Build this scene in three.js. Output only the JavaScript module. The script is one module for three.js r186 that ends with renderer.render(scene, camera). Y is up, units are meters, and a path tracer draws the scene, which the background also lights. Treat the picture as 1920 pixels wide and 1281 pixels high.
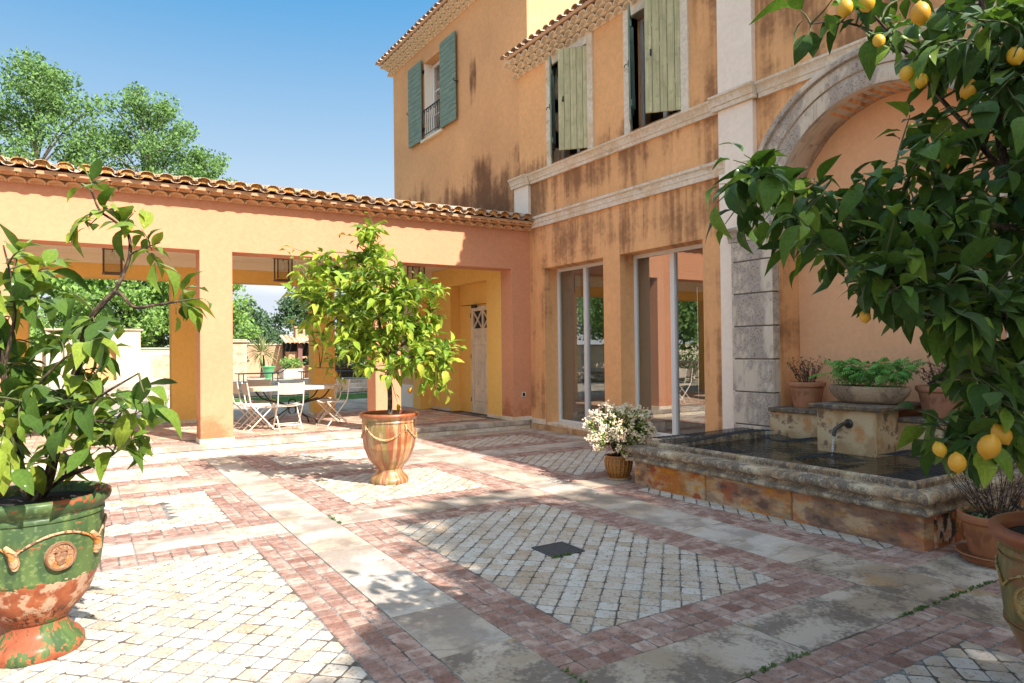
import * as THREE from 'three';
import { mergeGeometries, mergeVertices, toCreasedNormals } from 'three/addons/utils/BufferGeometryUtils.js';

// ---------- camera, sky, sun, exposure ----------
const W = 1920, HT = 1281, FOC = 1299.12;
const scene = new THREE.Scene();
const camera = new THREE.PerspectiveCamera(52.4888, W / HT, 0.1, 1500);
const CAM = new THREE.Vector3(-7.5547, 1.55, 11.4718);
const RIGHT = new THREE.Vector3(0.84973236, -0.01142837, 0.52709041);
const UPV = new THREE.Vector3(0.00360423, 0.99986759, 0.01586866);
const FWD = new THREE.Vector3(0.52720197, 0.01158436, -0.84966104);
camera.position.copy(CAM);
camera.quaternion.setFromRotationMatrix(new THREE.Matrix4().makeBasis(RIGHT, UPV, FWD.clone().negate()));
const renderer = new THREE.WebGLRenderer({ antialias: true });
renderer.setSize(1024, 683);
renderer.toneMapping = THREE.LinearToneMapping;
renderer.toneMappingExposure = 2.65;
renderer.shadowMap.enabled = true;
renderer.shadowMap.type = THREE.PCFSoftShadowMap;

const SUN = new THREE.Vector3(0.19, 1, 1.04).normalize();
const sun = new THREE.DirectionalLight(new THREE.Color(1, 0.955, 0.89), 3.65);
sun.position.copy(SUN).multiplyScalar(60); sun.target.position.set(-4, 0, 2);
sun.castShadow = true; sun.shadow.mapSize.set(4096, 4096); sun.shadow.radius = 1;
Object.assign(sun.shadow.camera, { left: -30, right: 30, top: 30, bottom: -30, near: 1, far: 160 });
scene.add(sun, sun.target);

// ---------- seeded noise ----------
let SEED = 7;
const rnd = () => { SEED = (SEED + 0x6D2B79F5) | 0; let t = Math.imul(SEED ^ (SEED >>> 15), 1 | SEED); t = (t + Math.imul(t ^ (t >>> 7), 61 | t)) ^ t; return ((t ^ (t >>> 14)) >>> 0) / 4294967296; };
const rr = (a, b) => a + (b - a) * rnd();
const pick = (a) => a[Math.floor(rnd() * a.length)];
const clamp = (x, a = 0, b = 1) => Math.min(b, Math.max(a, x));
const sst = (a, b, x) => { const t = clamp((x - a) / (b - a)); return t * t * (3 - 2 * t); };
const lerp = (a, b, t) => a + (b - a) * t;
const hash = (x, y, s) => { let h = Math.imul(x, 374761393) + Math.imul(y, 668265263) + Math.imul(s, 1274126177); h = Math.imul(h ^ (h >>> 13), 1274126177); return ((h ^ (h >>> 16)) >>> 0) / 4294967296; };
// periodic value noise on [0,1)^2 with a lattice of px by py cells
function vn(u, v, px, py, s) {
  const x = u * px, y = v * py; let x0 = Math.floor(x), y0 = Math.floor(y); const fx = x - x0, fy = y - y0;
  x0 = ((x0 % px) + px) % px; y0 = ((y0 % py) + py) % py; const x1 = (x0 + 1) % px, y1 = (y0 + 1) % py;
  const sx = fx * fx * (3 - 2 * fx), sy = fy * fy * (3 - 2 * fy);
  return lerp(lerp(hash(x0, y0, s), hash(x1, y0, s), sx), lerp(hash(x0, y1, s), hash(x1, y1, s), sx), sy);
}
function fbm(u, v, px, py, s, oct = 4) { let a = 0.5, t = 0, n = 0; for (let i = 0; i < oct; i++) { t += a * vn(u, v, px << i, py << i, s + i * 17); n += a; a *= 0.55; } return t / n; }
function texture(w, h, fn, srgb = true, repeat) {
  const d = new Uint8Array(w * h * 4);
  for (let y = 0; y < h; y++) for (let x = 0; x < w; x++) {
    const c = fn((x + 0.5) / w, (y + 0.5) / h), i = (y * w + x) * 4;
    d[i] = clamp(c[0], 0, 255); d[i + 1] = clamp(c[1], 0, 255); d[i + 2] = clamp(c[2], 0, 255); d[i + 3] = 255;
  }
  const t = new THREE.DataTexture(d, w, h, THREE.RGBAFormat);
  t.wrapS = t.wrapT = THREE.RepeatWrapping; t.magFilter = THREE.LinearFilter; t.minFilter = THREE.LinearMipmapLinearFilter; t.generateMipmaps = true;
  if (srgb) t.colorSpace = THREE.SRGBColorSpace;
  if (repeat) t.repeat.set(repeat, repeat);
  t.needsUpdate = true; return t;
}
const mix3 = (a, b, t) => [lerp(a[0], b[0], t), lerp(a[1], b[1], t), lerp(a[2], b[2], t)];
const gray = (v) => [v, v, v];

// ---------- sky: clear blue with low white cloud banks to the north ----------
{
  const w = 1024, h = 512, d = new Float32Array(w * h * 4);
  for (let y = 0; y < h; y++) for (let x = 0; x < w; x++) {
    const el = ((y + 0.5) / h - 0.5) * Math.PI, az = ((x + 0.5) / w - 0.5) * 2 * Math.PI, i = (y * w + x) * 4;
    const dx = Math.cos(az) * Math.cos(el), dy = Math.sin(el), dz = Math.sin(az) * Math.cos(el);
    const e = Math.max(0, dy);
    const t = Math.pow(Math.max(0, 1 - e / 0.52), 1.3);
    let c = [lerp(0.02, 0.84, t), lerp(0.262, 0.88, t), lerp(0.57, 0.86, t)];
    const g = Math.max(0, dx * SUN.x + dy * SUN.y + dz * SUN.z), k = 0.35 * Math.pow(g, 6) + 0.5 * Math.pow(g, 40) + 1.2 * Math.pow(0.5 + 0.5 * (dx * SUN.x + dy * SUN.y + dz * SUN.z), 4);  // last term: broad sunward glow added to brighten the shaded facade
    c = [c[0] + k, c[1] + k * 0.95, c[2] + k * 0.85];
    const low = sst(-0.01, 0.015, dy) * (1 - sst(0.11, 0.19, dy));
    const n = fbm(x / w, dy * 3.2, 16, 14, 5, 5), cl = sst(0.26, 0.5, n) * low;
    c = mix3(c, mix3([0.60, 0.66, 0.75], [0.95, 0.95, 0.95], sst(0.4, 0.7, fbm(x / w, dy * 2 + 0.1, 22, 16, 9, 4))), cl);
    if (dy < 0) c = mix3(c, [0.30, 0.27, 0.22], sst(0, 0.05, -dy));
    d[i] = c[0]; d[i + 1] = c[1]; d[i + 2] = c[2]; d[i + 3] = 1;
  }
  const sky = new THREE.DataTexture(d, w, h, THREE.RGBAFormat, THREE.FloatType);
  sky.mapping = THREE.EquirectangularReflectionMapping; sky.magFilter = THREE.LinearFilter; sky.minFilter = THREE.LinearFilter; sky.needsUpdate = true;
  scene.background = sky; scene.environment = sky;
  scene.backgroundIntensity = scene.environmentIntensity = 0.49;
}

// ---------- helpers ----------
const V = (x, y, z) => new THREE.Vector3(x, y, z);
const at = (px, py, depth) => FWD.clone().multiplyScalar(FOC).addScaledVector(RIGHT, px - 960).addScaledVector(UPV, -(py - 640.5)).multiplyScalar(depth / FOC).add(CAM);
const depthOf = (p) => p.clone().sub(CAM).dot(FWD);
const used = {};
function numbered(n) { const k = used[n] = (used[n] || 0) + 1; return k === 1 ? n : `${n}_${String(k - 1).padStart(3, '0')}`; }
function tag(o, label, category, group, kind) { if (label) o.userData.label = label; if (category) o.userData.category = category; if (group) o.userData.group = group; if (kind) o.userData.kind = kind; return o; }
function thing(name, label, category, p = [0, 0, 0], turn = 0, group) { const o = new THREE.Group(); o.name = numbered(name); o.position.set(...p); o.rotation.y = turn; scene.add(o); return tag(o, label, category, group); }
function setting(name, label) { const o = new THREE.Group(); o.name = numbered(name); scene.add(o); return tag(o, label, null, null, 'structure'); }
function part(name, geo, mat, parent, kind) {
  const g = Array.isArray(geo) ? merge(geo) : geo; const m = new THREE.Mesh(g, mat); m.name = parent ? name : numbered(name); m.castShadow = m.receiveShadow = true; (parent || scene).add(m);
  if (kind) m.userData.kind = kind; return m;
}
function group(name, parent) { const g = new THREE.Group(); g.name = name; parent.add(g); return g; }
function norm(g) { const o = g.index ? g.toNonIndexed() : g; for (const k of Object.keys(o.attributes)) if (!['position', 'normal', 'uv'].includes(k)) o.deleteAttribute(k); if (!o.attributes.uv) o.setAttribute('uv', new THREE.BufferAttribute(new Float32Array(o.attributes.position.count * 2), 2)); if (!o.attributes.normal) o.computeVertexNormals(); return o; }
const merge = (a) => a.length === 1 ? norm(a[0]) : mergeGeometries(a.map(norm));
// uv in metres from the dominant axis of every face, plus an offset
function uvm(g, ou = 0, ov = 0, rot = 0) {
  g = norm(g); const p = g.attributes.position, uv = g.attributes.uv, a = V(), b = V(), c = V(), n = V();
  for (let i = 0; i < p.count; i += 3) {
    a.fromBufferAttribute(p, i); b.fromBufferAttribute(p, i + 1); c.fromBufferAttribute(p, i + 2);
    n.subVectors(b, a).cross(c.clone().sub(a)); const x = Math.abs(n.x), y = Math.abs(n.y), z = Math.abs(n.z);
    [a, b, c].forEach((q, k) => { let s = x > y && x > z ? [q.z, q.y] : y > z ? [q.x, q.z] : [q.x, q.y]; if (rot) s = [s[1], s[0]]; uv.setXY(i + k, s[0] + ou, s[1] + ov); });
  }
  return g;
}
const UVO = () => [rr(0, 9), rr(0, 9)];
// chamfered box, centred on x/z, from y0 up unless centred
function cbox(w, h, d, b = 0.004) {
  b = Math.min(b, w / 2.01, h / 2.01, d / 2.01); const P = [], X = w / 2, Y = h / 2, Z = d / 2;
  const vs = []; for (const sx of [-1, 1]) for (const sy of [-1, 1]) for (const sz of [-1, 1]) vs.push([V(sx * X, sy * (Y - b), sz * (Z - b)), V(sx * (X - b), sy * Y, sz * (Z - b)), V(sx * (X - b), sy * (Y - b), sz * Z)]);
  const id = (x, y, z) => (x > 0 ? 4 : 0) + (y > 0 ? 2 : 0) + (z > 0 ? 1 : 0);
  const quad = (a, b2, c, d2) => { const n = b2.clone().sub(a).cross(c.clone().sub(a)), m = a.clone().add(c); const q = n.dot(m) >= 0 ? [a, b2, c, a, c, d2] : [a, c, b2, a, d2, c]; P.push(...q); };
  for (const s of [-1, 1]) {
    quad(vs[id(s, -1, -1)][0], vs[id(s, 1, -1)][0], vs[id(s, 1, 1)][0], vs[id(s, -1, 1)][0]);
    quad(vs[id(-1, s, -1)][1], vs[id(1, s, -1)][1], vs[id(1, s, 1)][1], vs[id(-1, s, 1)][1]);
    quad(vs[id(-1, -1, s)][2], vs[id(1, -1, s)][2], vs[id(1, 1, s)][2], vs[id(-1, 1, s)][2]);
    for (const t of [-1, 1]) {
      quad(vs[id(s, t, -1)][0], vs[id(s, t, 1)][0], vs[id(s, t, 1)][1], vs[id(s, t, -1)][1]);
      quad(vs[id(s, -1, t)][0], vs[id(s, 1, t)][0], vs[id(s, 1, t)][2], vs[id(s, -1, t)][2]);
      quad(vs[id(-1, s, t)][1], vs[id(1, s, t)][1], vs[id(1, s, t)][2], vs[id(-1, s, t)][2]);
    }
  }
  for (const q of vs) { const n = q[1].clone().sub(q[0]).cross(q[2].clone().sub(q[0])); P.push(...(n.dot(q[0]) >= 0 ? [q[0], q[1], q[2]] : [q[0], q[2], q[1]])); }
  const g = new THREE.BufferGeometry(); g.setAttribute('position', new THREE.Float32BufferAttribute(P.flatMap((v) => [v.x, v.y, v.z]), 3)); g.computeVertexNormals(); return uvm(norm(g));
}
// box from lower to upper corner
function bx(x0, y0, z0, x1, y1, z1, b = 0.004) { const g = cbox(Math.abs(x1 - x0), Math.abs(y1 - y0), Math.abs(z1 - z0), b); g.translate((x0 + x1) / 2, (y0 + y1) / 2, (z0 + z1) / 2); return uvm(g); }
function bar(a, b, w, d = w, bev = 0.002) { // square bar from a to b
  const L = a.distanceTo(b), g = cbox(w, L, d, bev), q = new THREE.Quaternion().setFromUnitVectors(V(0, 1, 0), b.clone().sub(a).normalize());
  g.applyQuaternion(q); g.translate((a.x + b.x) / 2, (a.y + b.y) / 2, (a.z + b.z) / 2); return g;
}
function tube(pts, r0, r1 = r0, seg = 6, cap = true) {
  const P = [], N = [], I = [], U = []; const n = pts.length; let up = V(0.31, 0.9, 0.27).normalize();
  let L = 0;
  for (let i = 0; i < n; i++) {
    const t = pts[Math.min(n - 1, i + 1)].clone().sub(pts[Math.max(0, i - 1)]).normalize(); if (i) L += pts[i].distanceTo(pts[i - 1]);
    const s = V().crossVectors(up, t); if (s.lengthSq() < 1e-5) s.set(1, 0, 0); s.normalize(); const b = V().crossVectors(t, s); up = b.clone();
    const r = typeof r0 === 'function' ? r0(i / (n - 1)) : lerp(r0, r1, i / (n - 1));
    for (let k = 0; k <= seg; k++) { const a = k / seg * 2 * Math.PI, q = s.clone().multiplyScalar(Math.cos(a)).addScaledVector(b, Math.sin(a)); P.push(pts[i].x + q.x * r, pts[i].y + q.y * r, pts[i].z + q.z * r); N.push(q.x, q.y, q.z); U.push(k / seg * r * 6.28, L); }
  }
  const w = seg + 1; for (let i = 0; i < n - 1; i++) for (let k = 0; k < seg; k++) { const a = i * w + k; I.push(a, a + 1, a + w, a + 1, a + w + 1, a + w); }
  if (cap) for (const e of [0, n - 1]) { const c = P.length / 3; const o = e ? 1 : -1, t = pts[e].clone().sub(pts[e ? e - 1 : 1]).normalize(); P.push(pts[e].x, pts[e].y, pts[e].z); N.push(t.x, t.y, t.z); U.push(0, 0); for (let k = 0; k <= seg; k++) { const j = e * w + k; P.push(P[j * 3], P[j * 3 + 1], P[j * 3 + 2]); N.push(t.x, t.y, t.z); U.push(0, 0); } for (let k = 0; k < seg; k++) o > 0 ? I.push(c, c + 1 + k, c + 2 + k) : I.push(c, c + 2 + k, c + 1 + k); }
  const g = new THREE.BufferGeometry(); g.setAttribute('position', new THREE.Float32BufferAttribute(P, 3)); g.setAttribute('normal', new THREE.Float32BufferAttribute(N, 3)); g.setAttribute('uv', new THREE.Float32BufferAttribute(U, 2)); g.setIndex(I); return norm(g);
}
const curve = (pts, n = 12) => new THREE.CatmullRomCurve3(pts).getPoints(n);
// lathe with creases; u goes once round, v along the profile in metres
function lathe(prof, seg = 40, crease = 0.5) { const g = new THREE.LatheGeometry(prof.map((p) => new THREE.Vector2(...p)), seg); return toCreasedNormals(g, crease); }
// prism over a polygon of [x, z], top edge chamfered
function prism(poly, top, bot, inset = 0.006, drop = 0.006, sides = true) {
  const n = poly.length, cx = poly.reduce((s, p) => s + p[0], 0) / n, cz = poly.reduce((s, p) => s + p[1], 0) / n;
  let ar = 0; for (let i = 0; i < n; i++) { const a = poly[i], b = poly[(i + 1) % n]; ar += a[0] * b[1] - b[0] * a[1]; }
  const q = ar > 0 ? poly.slice().reverse() : poly;
  const P = [], ins = q.map(([x, z]) => { const d = Math.hypot(x - cx, z - cz) || 1, k = Math.max(0, 1 - inset * 1.3 / d); return [cx + (x - cx) * k, cz + (z - cz) * k]; });
  const tri = (a, b, c) => P.push(...a, ...b, ...c);
  for (let i = 0; i < n; i++) {
    const j = (i + 1) % n, a = ins[i], b = ins[j], o = q[i], r = q[j];
    tri([cx, top, cz], [a[0], top, a[1]], [b[0], top, b[1]]);
    tri([a[0], top, a[1]], [o[0], top - drop, o[1]], [r[0], top - drop, r[1]]); tri([a[0], top, a[1]], [r[0], top - drop, r[1]], [b[0], top, b[1]]);
    if (sides) { tri([o[0], top - drop, o[1]], [o[0], bot, o[1]], [r[0], bot, r[1]]); tri([o[0], top - drop, o[1]], [r[0], bot, r[1]], [r[0], top - drop, r[1]]); }
  }
  const g = new THREE.BufferGeometry(); g.setAttribute('position', new THREE.Float32BufferAttribute(P, 3)); g.computeVertexNormals(); return g;
}
// wall in the plane x = const (outer face towards -x) from an outline in (z, y), thickness t towards +x
function shapeOf(pts, holes = [], flip = false) { const f = (p) => new THREE.Vector2(flip ? -p[0] : p[0], p[1]); const s = new THREE.Shape(pts.map(f)); for (const h of holes) s.holes.push(new THREE.Path(h.map(f))); return s; }
const ext = (s, depth, bev = 0) => new THREE.ExtrudeGeometry(s, bev ? { depth: depth - 2 * bev, bevelEnabled: true, bevelSize: bev, bevelThickness: bev, bevelOffset: -bev, bevelSegments: 1, curveSegments: 24 } : { depth, bevelEnabled: false, curveSegments: 24 }).translate(0, 0, bev);
function wallX(pts, holes, x, t, bev = 0) { const g = ext(shapeOf(pts, holes, true), t, bev); g.applyMatrix4(new THREE.Matrix4().makeBasis(V(0, 0, -1), V(0, 1, 0), V(1, 0, 0))); g.translate(x, 0, 0); return uvm(g); }
function wallZ(pts, holes, z, t, bev = 0) { const g = ext(shapeOf(pts, holes), t, bev); g.translate(0, 0, z - t); return uvm(g); } // outer face at z, thickness towards -z
const rect = (a0, b0, a1, b1) => [[a0, b0], [a1, b0], [a1, b1], [a0, b1]];
// profile [out, y] swept along x=const edge (z0..z1), out towards -x
function runZ(prof, x, z0, z1, cr = 0.6) { const s = new THREE.Shape(prof.map(([o, y]) => new THREE.Vector2(-o, y))); const g = new THREE.ExtrudeGeometry(s, { depth: z1 - z0, bevelEnabled: false }); g.translate(x, 0, z0); return uvm(toCreasedNormals(norm(g), cr)); }

// ---------- materials ----------
const STD = (o) => new THREE.MeshStandardMaterial({ roughness: 0.85, ...o });
const PHY = (o) => new THREE.MeshPhysicalMaterial({ roughness: 0.85, ...o });
const L3 = (r, g, b) => new THREE.Color(r, g, b);
const side = THREE.DoubleSide;
const stuccoBump = texture(512, 512, (u, v) => gray(255 * (0.55 * fbm(u, v, 90, 90, 3, 3) + 0.45 * fbm(u, v, 12, 12, 8, 3))), false, 1 / 0.9);
const stuccoTone = texture(512, 512, (u, v) => { const n = fbm(u, v, 5, 5, 21, 5), m = fbm(u, v, 60, 60, 31, 2); const k = 0.93 + 0.05 * (n - 0.5) + 0.05 * (m - 0.5); return [255 * Math.min(1, k + 0.06), 255 * Math.min(1, k + 0.05), 255 * Math.min(1, k + 0.04)]; }, true, 1 / 2.6);
const stucco = (c) => STD({ color: c, map: stuccoTone, bumpMap: stuccoBump, bumpScale: 0.006, roughness: 0.95 });
const M = {};
M.wing = STD({ color: L3(0.72, 0.325, 0.175), roughness: 0.95 }); // dirt splashed up from the floor at the foot of the piers
M.wing.map = texture(2048, 512, (u, v) => { const y = v * 4.4, base = fbm(u, v, 19, 6, 521, 5), fine = fbm(u, v, 420, 130, 522, 3), sp = fbm(u, v, 60, 18, 523, 5), k = 0.95 + 0.07 * (base - 0.5) + 0.08 * (fine - 0.5); let c = [256 * k, 253 * k, 250 * k]; const reach = sst(0.75, 0.2, y); c = mix3(c, [206, 184, 164], sst(0.5 - 0.2 * reach, 0.8 - 0.2 * reach, sp * 0.7 + 0.3 * fine) * sst(0.02, 0.3, reach) * 0.85); return c; });
M.wingUV = (g) => { const p = g.attributes.position, uv = g.attributes.uv; for (let i = 0; i < p.count; i++) uv.setXY(i, (p.getX(i) + 14.6 + p.getZ(i) * 0.8) / 15, p.getY(i) / 4.4); return g; };
M.inner = stucco(L3(0.93, 0.58, 0.16));
M.upper = stucco(L3(0.78, 0.42, 0.20));
M.ceiling = STD({ color: L3(0.90, 0.78, 0.58), roughness: 0.95 });
const stoneTone = texture(512, 512, (u, v) => { const n = fbm(u, v, 4, 4, 41, 6), m = fbm(u, v, 40, 40, 42, 3), w = fbm(u, v, 3, 9, 45, 4); const c = mix3([252, 244, 232], [240, 220, 192], sst(0.42, 0.7, n)); const d = sst(0.63, 0.72, w) * sst(0.4, 0.6, m); return mix3(c.map((x) => x * (0.92 + 0.16 * (m - 0.5))), [150, 130, 105], d * 0.5); }, true, 1 / 1.4);
const fineBump = texture(512, 512, (u, v) => gray(255 * fbm(u, v, 50, 50, 51, 4)), false, 1 / 0.5);
M.trim = STD({ color: L3(0.95, 0.86, 0.75), map: stoneTone, bumpMap: fineBump, bumpScale: 0.002, roughness: 0.9 });
M.trimPlain = STD({ color: L3(0.95, 0.80, 0.66), map: stuccoTone, bumpMap: stuccoBump, bumpScale: 0.002, roughness: 0.9 });
// grey weathered pier stone with black lichen specks and pale runs
const pierTone = texture(512, 512, (u, v) => { const n = fbm(u, v, 5, 3, 61, 5), sp = fbm(u, v, 70, 70, 62, 3), run = fbm(u, v, 26, 3, 63, 4); let c = mix3([222, 206, 184], [180, 166, 152], sst(0.38, 0.62, n)); c = mix3(c, [186, 168, 146], sst(0.58, 0.7, run) * 0.6); return mix3(c, [112, 102, 96], sst(0.6, 0.7, sp) * sst(0.4, 0.62, n) * 0.7); }, true, 1 / 0.9);
M.pier = STD({ color: L3(0.95, 0.92, 0.9), map: pierTone, bumpMap: fineBump, bumpScale: 0.004, roughness: 0.95 });
M.grout = STD({ color: L3(0.16, 0.145, 0.13), roughness: 1 });
// main facade paint: orange lime-wash with black mould that runs from the cornices and climbs from the foot of the wall
{
  const Z0 = -0.6, ZS = 16, YS = 8;
  M.facade = STD({ color: L3(0.95, 0.53, 0.255), bumpMap: stuccoBump, bumpScale: 0.004, roughness: 0.95 });  // same paint as the wing, base colour lifted to brighten this shaded face
  M.facade.map = texture(2048, 1024, (u, v) => {
    const z = Z0 + u * ZS, y = v * YS; const base = fbm(u, v, 13, 7, 71, 5), fine = fbm(u, v, 300, 160, 72, 3), run = fbm(u, v, 110, 5, 73, 4), blot = fbm(u, v, 24, 14, 74, 5), thin = fbm(u, v, 420, 8, 78, 3);
    const k = 0.88 + 0.14 * (base - 0.5) + 0.09 * (fine - 0.5); let c = [255 * k + 12, 250 * k + 8, 245 * k];
    let reach = 0; // where mould grows
    const below = (top, len) => y < top && y > top - len ? 1 - (top - y) / len : 0;
    reach = Math.max(reach, below(4.80, 0.9) * 0.9, below(3.92, 1.6) * 0.72, y < 0.9 ? (0.9 - y) * 0.65 : 0);
    if (z < 0.62) reach = Math.max(reach, y < 3.9 ? 0.62 - 0.25 * Math.max(0, z) : 0, y > 4.1 && y < 4.9 ? 0.85 : 0);
    if (y > 3.92 && y < 4.8) reach = Math.max(reach, 0.36);
    if (z > 4.2) reach = Math.max(reach, y > 5 ? 0.72 * sst(4.1, 5.0, z) : y > 3.1 ? 0.62 : 0.3);
    if (y > 5 && y < 5.5) reach = Math.max(reach, (5.5 - y) * 1.1);
    const grow = 0.34 * run + 0.3 * blot + 0.26 * fbm(u, v, 9, 7, 79, 4) + 0.1 * thin;
    const m = sst(0.53 - 0.18 * reach, 0.78 - 0.18 * reach, grow + 0.14 * (fine - 0.5)) * sst(0.02, 0.3, reach);
    c = mix3(c, [122, 106, 98], m * 0.72);
    return c;
  });
  M.facadeUV = (g) => { const p = g.attributes.position, uv = g.attributes.uv; for (let i = 0; i < p.count; i++) uv.setXY(i, (p.getZ(i) - Z0 + p.getX(i) * 0.7) / ZS, p.getY(i) / YS); return g; };
  M.facade.bumpMap = null;
}
{ // tall block paint: cleaner, mould above the low roof
  const Z0 = -8, ZS = 9, Y0 = 3.5, YS = 7;
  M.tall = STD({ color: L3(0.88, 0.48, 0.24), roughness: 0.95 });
  M.tall.map = texture(1024, 1024, (u, v) => {
    const z = Z0 + u * ZS, y = Y0 + v * YS; const base = fbm(u, v, 7, 6, 81, 5), fine = fbm(u, v, 170, 130, 82, 3), run = fbm(u, v, 44, 4, 83, 4), blot = fbm(u, v, 12, 10, 84, 5);
    const k = 0.88 + 0.14 * (base - 0.5) + 0.08 * (fine - 0.5); let c = [255 * k + 10, 250 * k + 8, 245 * k];
    const reach = Math.max(y < 6.2 ? (6.2 - y) * 0.55 : 0, 0.5 * sst(0.22, 0.05, Math.abs(z + 2.3 + 0.1 * (base - 0.5))) * sst(8.7, 7.9, y));
    const m = sst(0.52 - 0.28 * reach, 0.84 - 0.28 * reach, 0.4 * run + 0.6 * blot + 0.12 * (fine - 0.5)) * sst(0.02, 0.3, reach);
    return mix3(c, [112, 96, 86], m * 0.85);
  });
  M.tallUV = (g) => { const p = g.attributes.position, uv = g.attributes.uv; for (let i = 0; i < p.count; i++) uv.setXY(i, (p.getZ(i) - Z0 + p.getX(i) * 0.7) / ZS, (p.getY(i) - Y0) / YS); return g; };
}
// paving
const brickTone = texture(512, 512, (u, v) => { const n = fbm(u, v, 7, 7, 91, 5), s = fbm(u, v, 60, 60, 92, 3), w = fbm(u, v, 16, 16, 93, 3); let c = mix3([255, 236, 226], [206, 176, 164], sst(0.35, 0.68, n)); c = mix3(c, [255, 240, 226], sst(0.6, 0.72, w) * 0.5); return mix3(c, [140, 108, 100], sst(0.63, 0.72, s) * 0.4); }, true, 1 / 0.8);
M.brick = [[0.47, 0.365, 0.315], [0.43, 0.33, 0.285], [0.50, 0.41, 0.36], [0.45, 0.36, 0.32], [0.40, 0.285, 0.24], [0.53, 0.45, 0.40]].map((c) => STD({ color: L3(...c), map: brickTone, bumpMap: fineBump, bumpScale: 0.003, roughness: 0.92 }));
const cobTone = texture(512, 512, (u, v) => { const n = fbm(u, v, 6, 6, 101, 5), s = fbm(u, v, 54, 54, 102, 3), w = fbm(u, v, 14, 5, 103, 4); let c = mix3([255, 250, 242], [240, 226, 208], sst(0.38, 0.68, n)); c = mix3(c, [238, 212, 182], sst(0.6, 0.74, w) * 0.5); return mix3(c, [150, 132, 112], sst(0.64, 0.72, s) * 0.45); }, true, 1 / 0.9);
M.cobble = [[0.57, 0.51, 0.46], [0.60, 0.55, 0.50], [0.55, 0.485, 0.425], [0.58, 0.55, 0.515], [0.53, 0.45, 0.375], [0.56, 0.50, 0.45], [0.61, 0.57, 0.53]].map((c) => STD({ color: L3(...c), map: cobTone, bumpMap: fineBump, bumpScale: 0.004, roughness: 0.9 }));
const slabTone = texture(1024, 1024, (u, v) => {
  const n = fbm(u, v, 4, 3, 111, 6), b = fbm(u, v, 6, 6, 112, 6), s = fbm(u, v, 90, 90, 113, 3), vein = Math.abs(fbm(u, v, 5, 3, 114, 5) - 0.5);
  let c = mix3([250, 244, 236], [238, 224, 206], sst(0.4, 0.66, n)); c = mix3(c, [230, 200, 160], sst(0.6, 0.7, b) * 0.25);
  c = mix3(c, [150, 140, 130], (1 - sst(0.0, 0.03, vein)) * 0.35 * sst(0.4, 0.6, b)); const d = sst(0.44, 0.64, fbm(u, v, 9, 9, 115, 6) * 0.75 + 0.25 * s);
  c = mix3(c, [156, 144, 136], d * 0.5); return c.map((x) => x * (0.93 + 0.14 * (s - 0.5)));
}, true, 1 / 2.3);
M.slab = [[0.67, 0.60, 0.54], [0.64, 0.565, 0.50], [0.69, 0.63, 0.575]].map((c) => STD({ color: L3(...c), map: slabTone, bumpMap: fineBump, bumpScale: 0.002, roughness: 0.82 }));
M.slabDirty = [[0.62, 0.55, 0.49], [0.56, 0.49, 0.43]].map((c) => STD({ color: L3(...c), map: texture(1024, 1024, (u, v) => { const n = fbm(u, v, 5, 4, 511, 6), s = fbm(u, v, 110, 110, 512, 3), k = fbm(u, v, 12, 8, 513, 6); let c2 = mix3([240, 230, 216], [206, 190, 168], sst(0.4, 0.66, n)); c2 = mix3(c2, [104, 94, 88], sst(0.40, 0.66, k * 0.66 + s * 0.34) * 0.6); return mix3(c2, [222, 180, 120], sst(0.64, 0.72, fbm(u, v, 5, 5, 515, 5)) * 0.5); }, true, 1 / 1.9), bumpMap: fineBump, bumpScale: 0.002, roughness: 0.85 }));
M.joint = STD({ color: L3(0.56, 0.51, 0.46), map: texture(512, 512, (u, v) => { const s = fbm(u, v, 100, 100, 121, 3), n = fbm(u, v, 6, 6, 122, 5); return mix3(gray(150 + 150 * (s - 0.4)), [120, 114, 106], sst(0.45, 0.6, n)); }, true, 1 / 0.9), roughness: 1 });
// roof clay
const clayTone = texture(512, 512, (u, v) => { const n = fbm(u, v, 6, 6, 131, 5), s = fbm(u, v, 50, 50, 132, 3), y = fbm(u, v, 9, 9, 133, 5); let c = mix3([250, 236, 220], [206, 184, 166], sst(0.35, 0.66, n)); c = mix3(c, [226, 160, 64], sst(0.6, 0.68, y) * 0.6); return mix3(c, [70, 62, 56], sst(0.6, 0.7, s) * 0.6); }, true, 1 / 0.8);
M.clay = [[0.78, 0.67, 0.57], [0.82, 0.75, 0.67], [0.70, 0.57, 0.46]].map((c) => STD({ color: L3(...c), map: clayTone, bumpMap: fineBump, bumpScale: 0.003, roughness: 0.92, side }));
M.clayUnder = STD({ color: L3(0.62, 0.36, 0.20), map: stuccoTone, roughness: 0.9, side });
M.genoise = STD({ color: L3(0.74, 0.45, 0.235), map: stuccoTone, roughness: 0.92 });
M.genoisePale = STD({ color: L3(0.82, 0.66, 0.47), map: stuccoTone, roughness: 0.92 });
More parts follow.
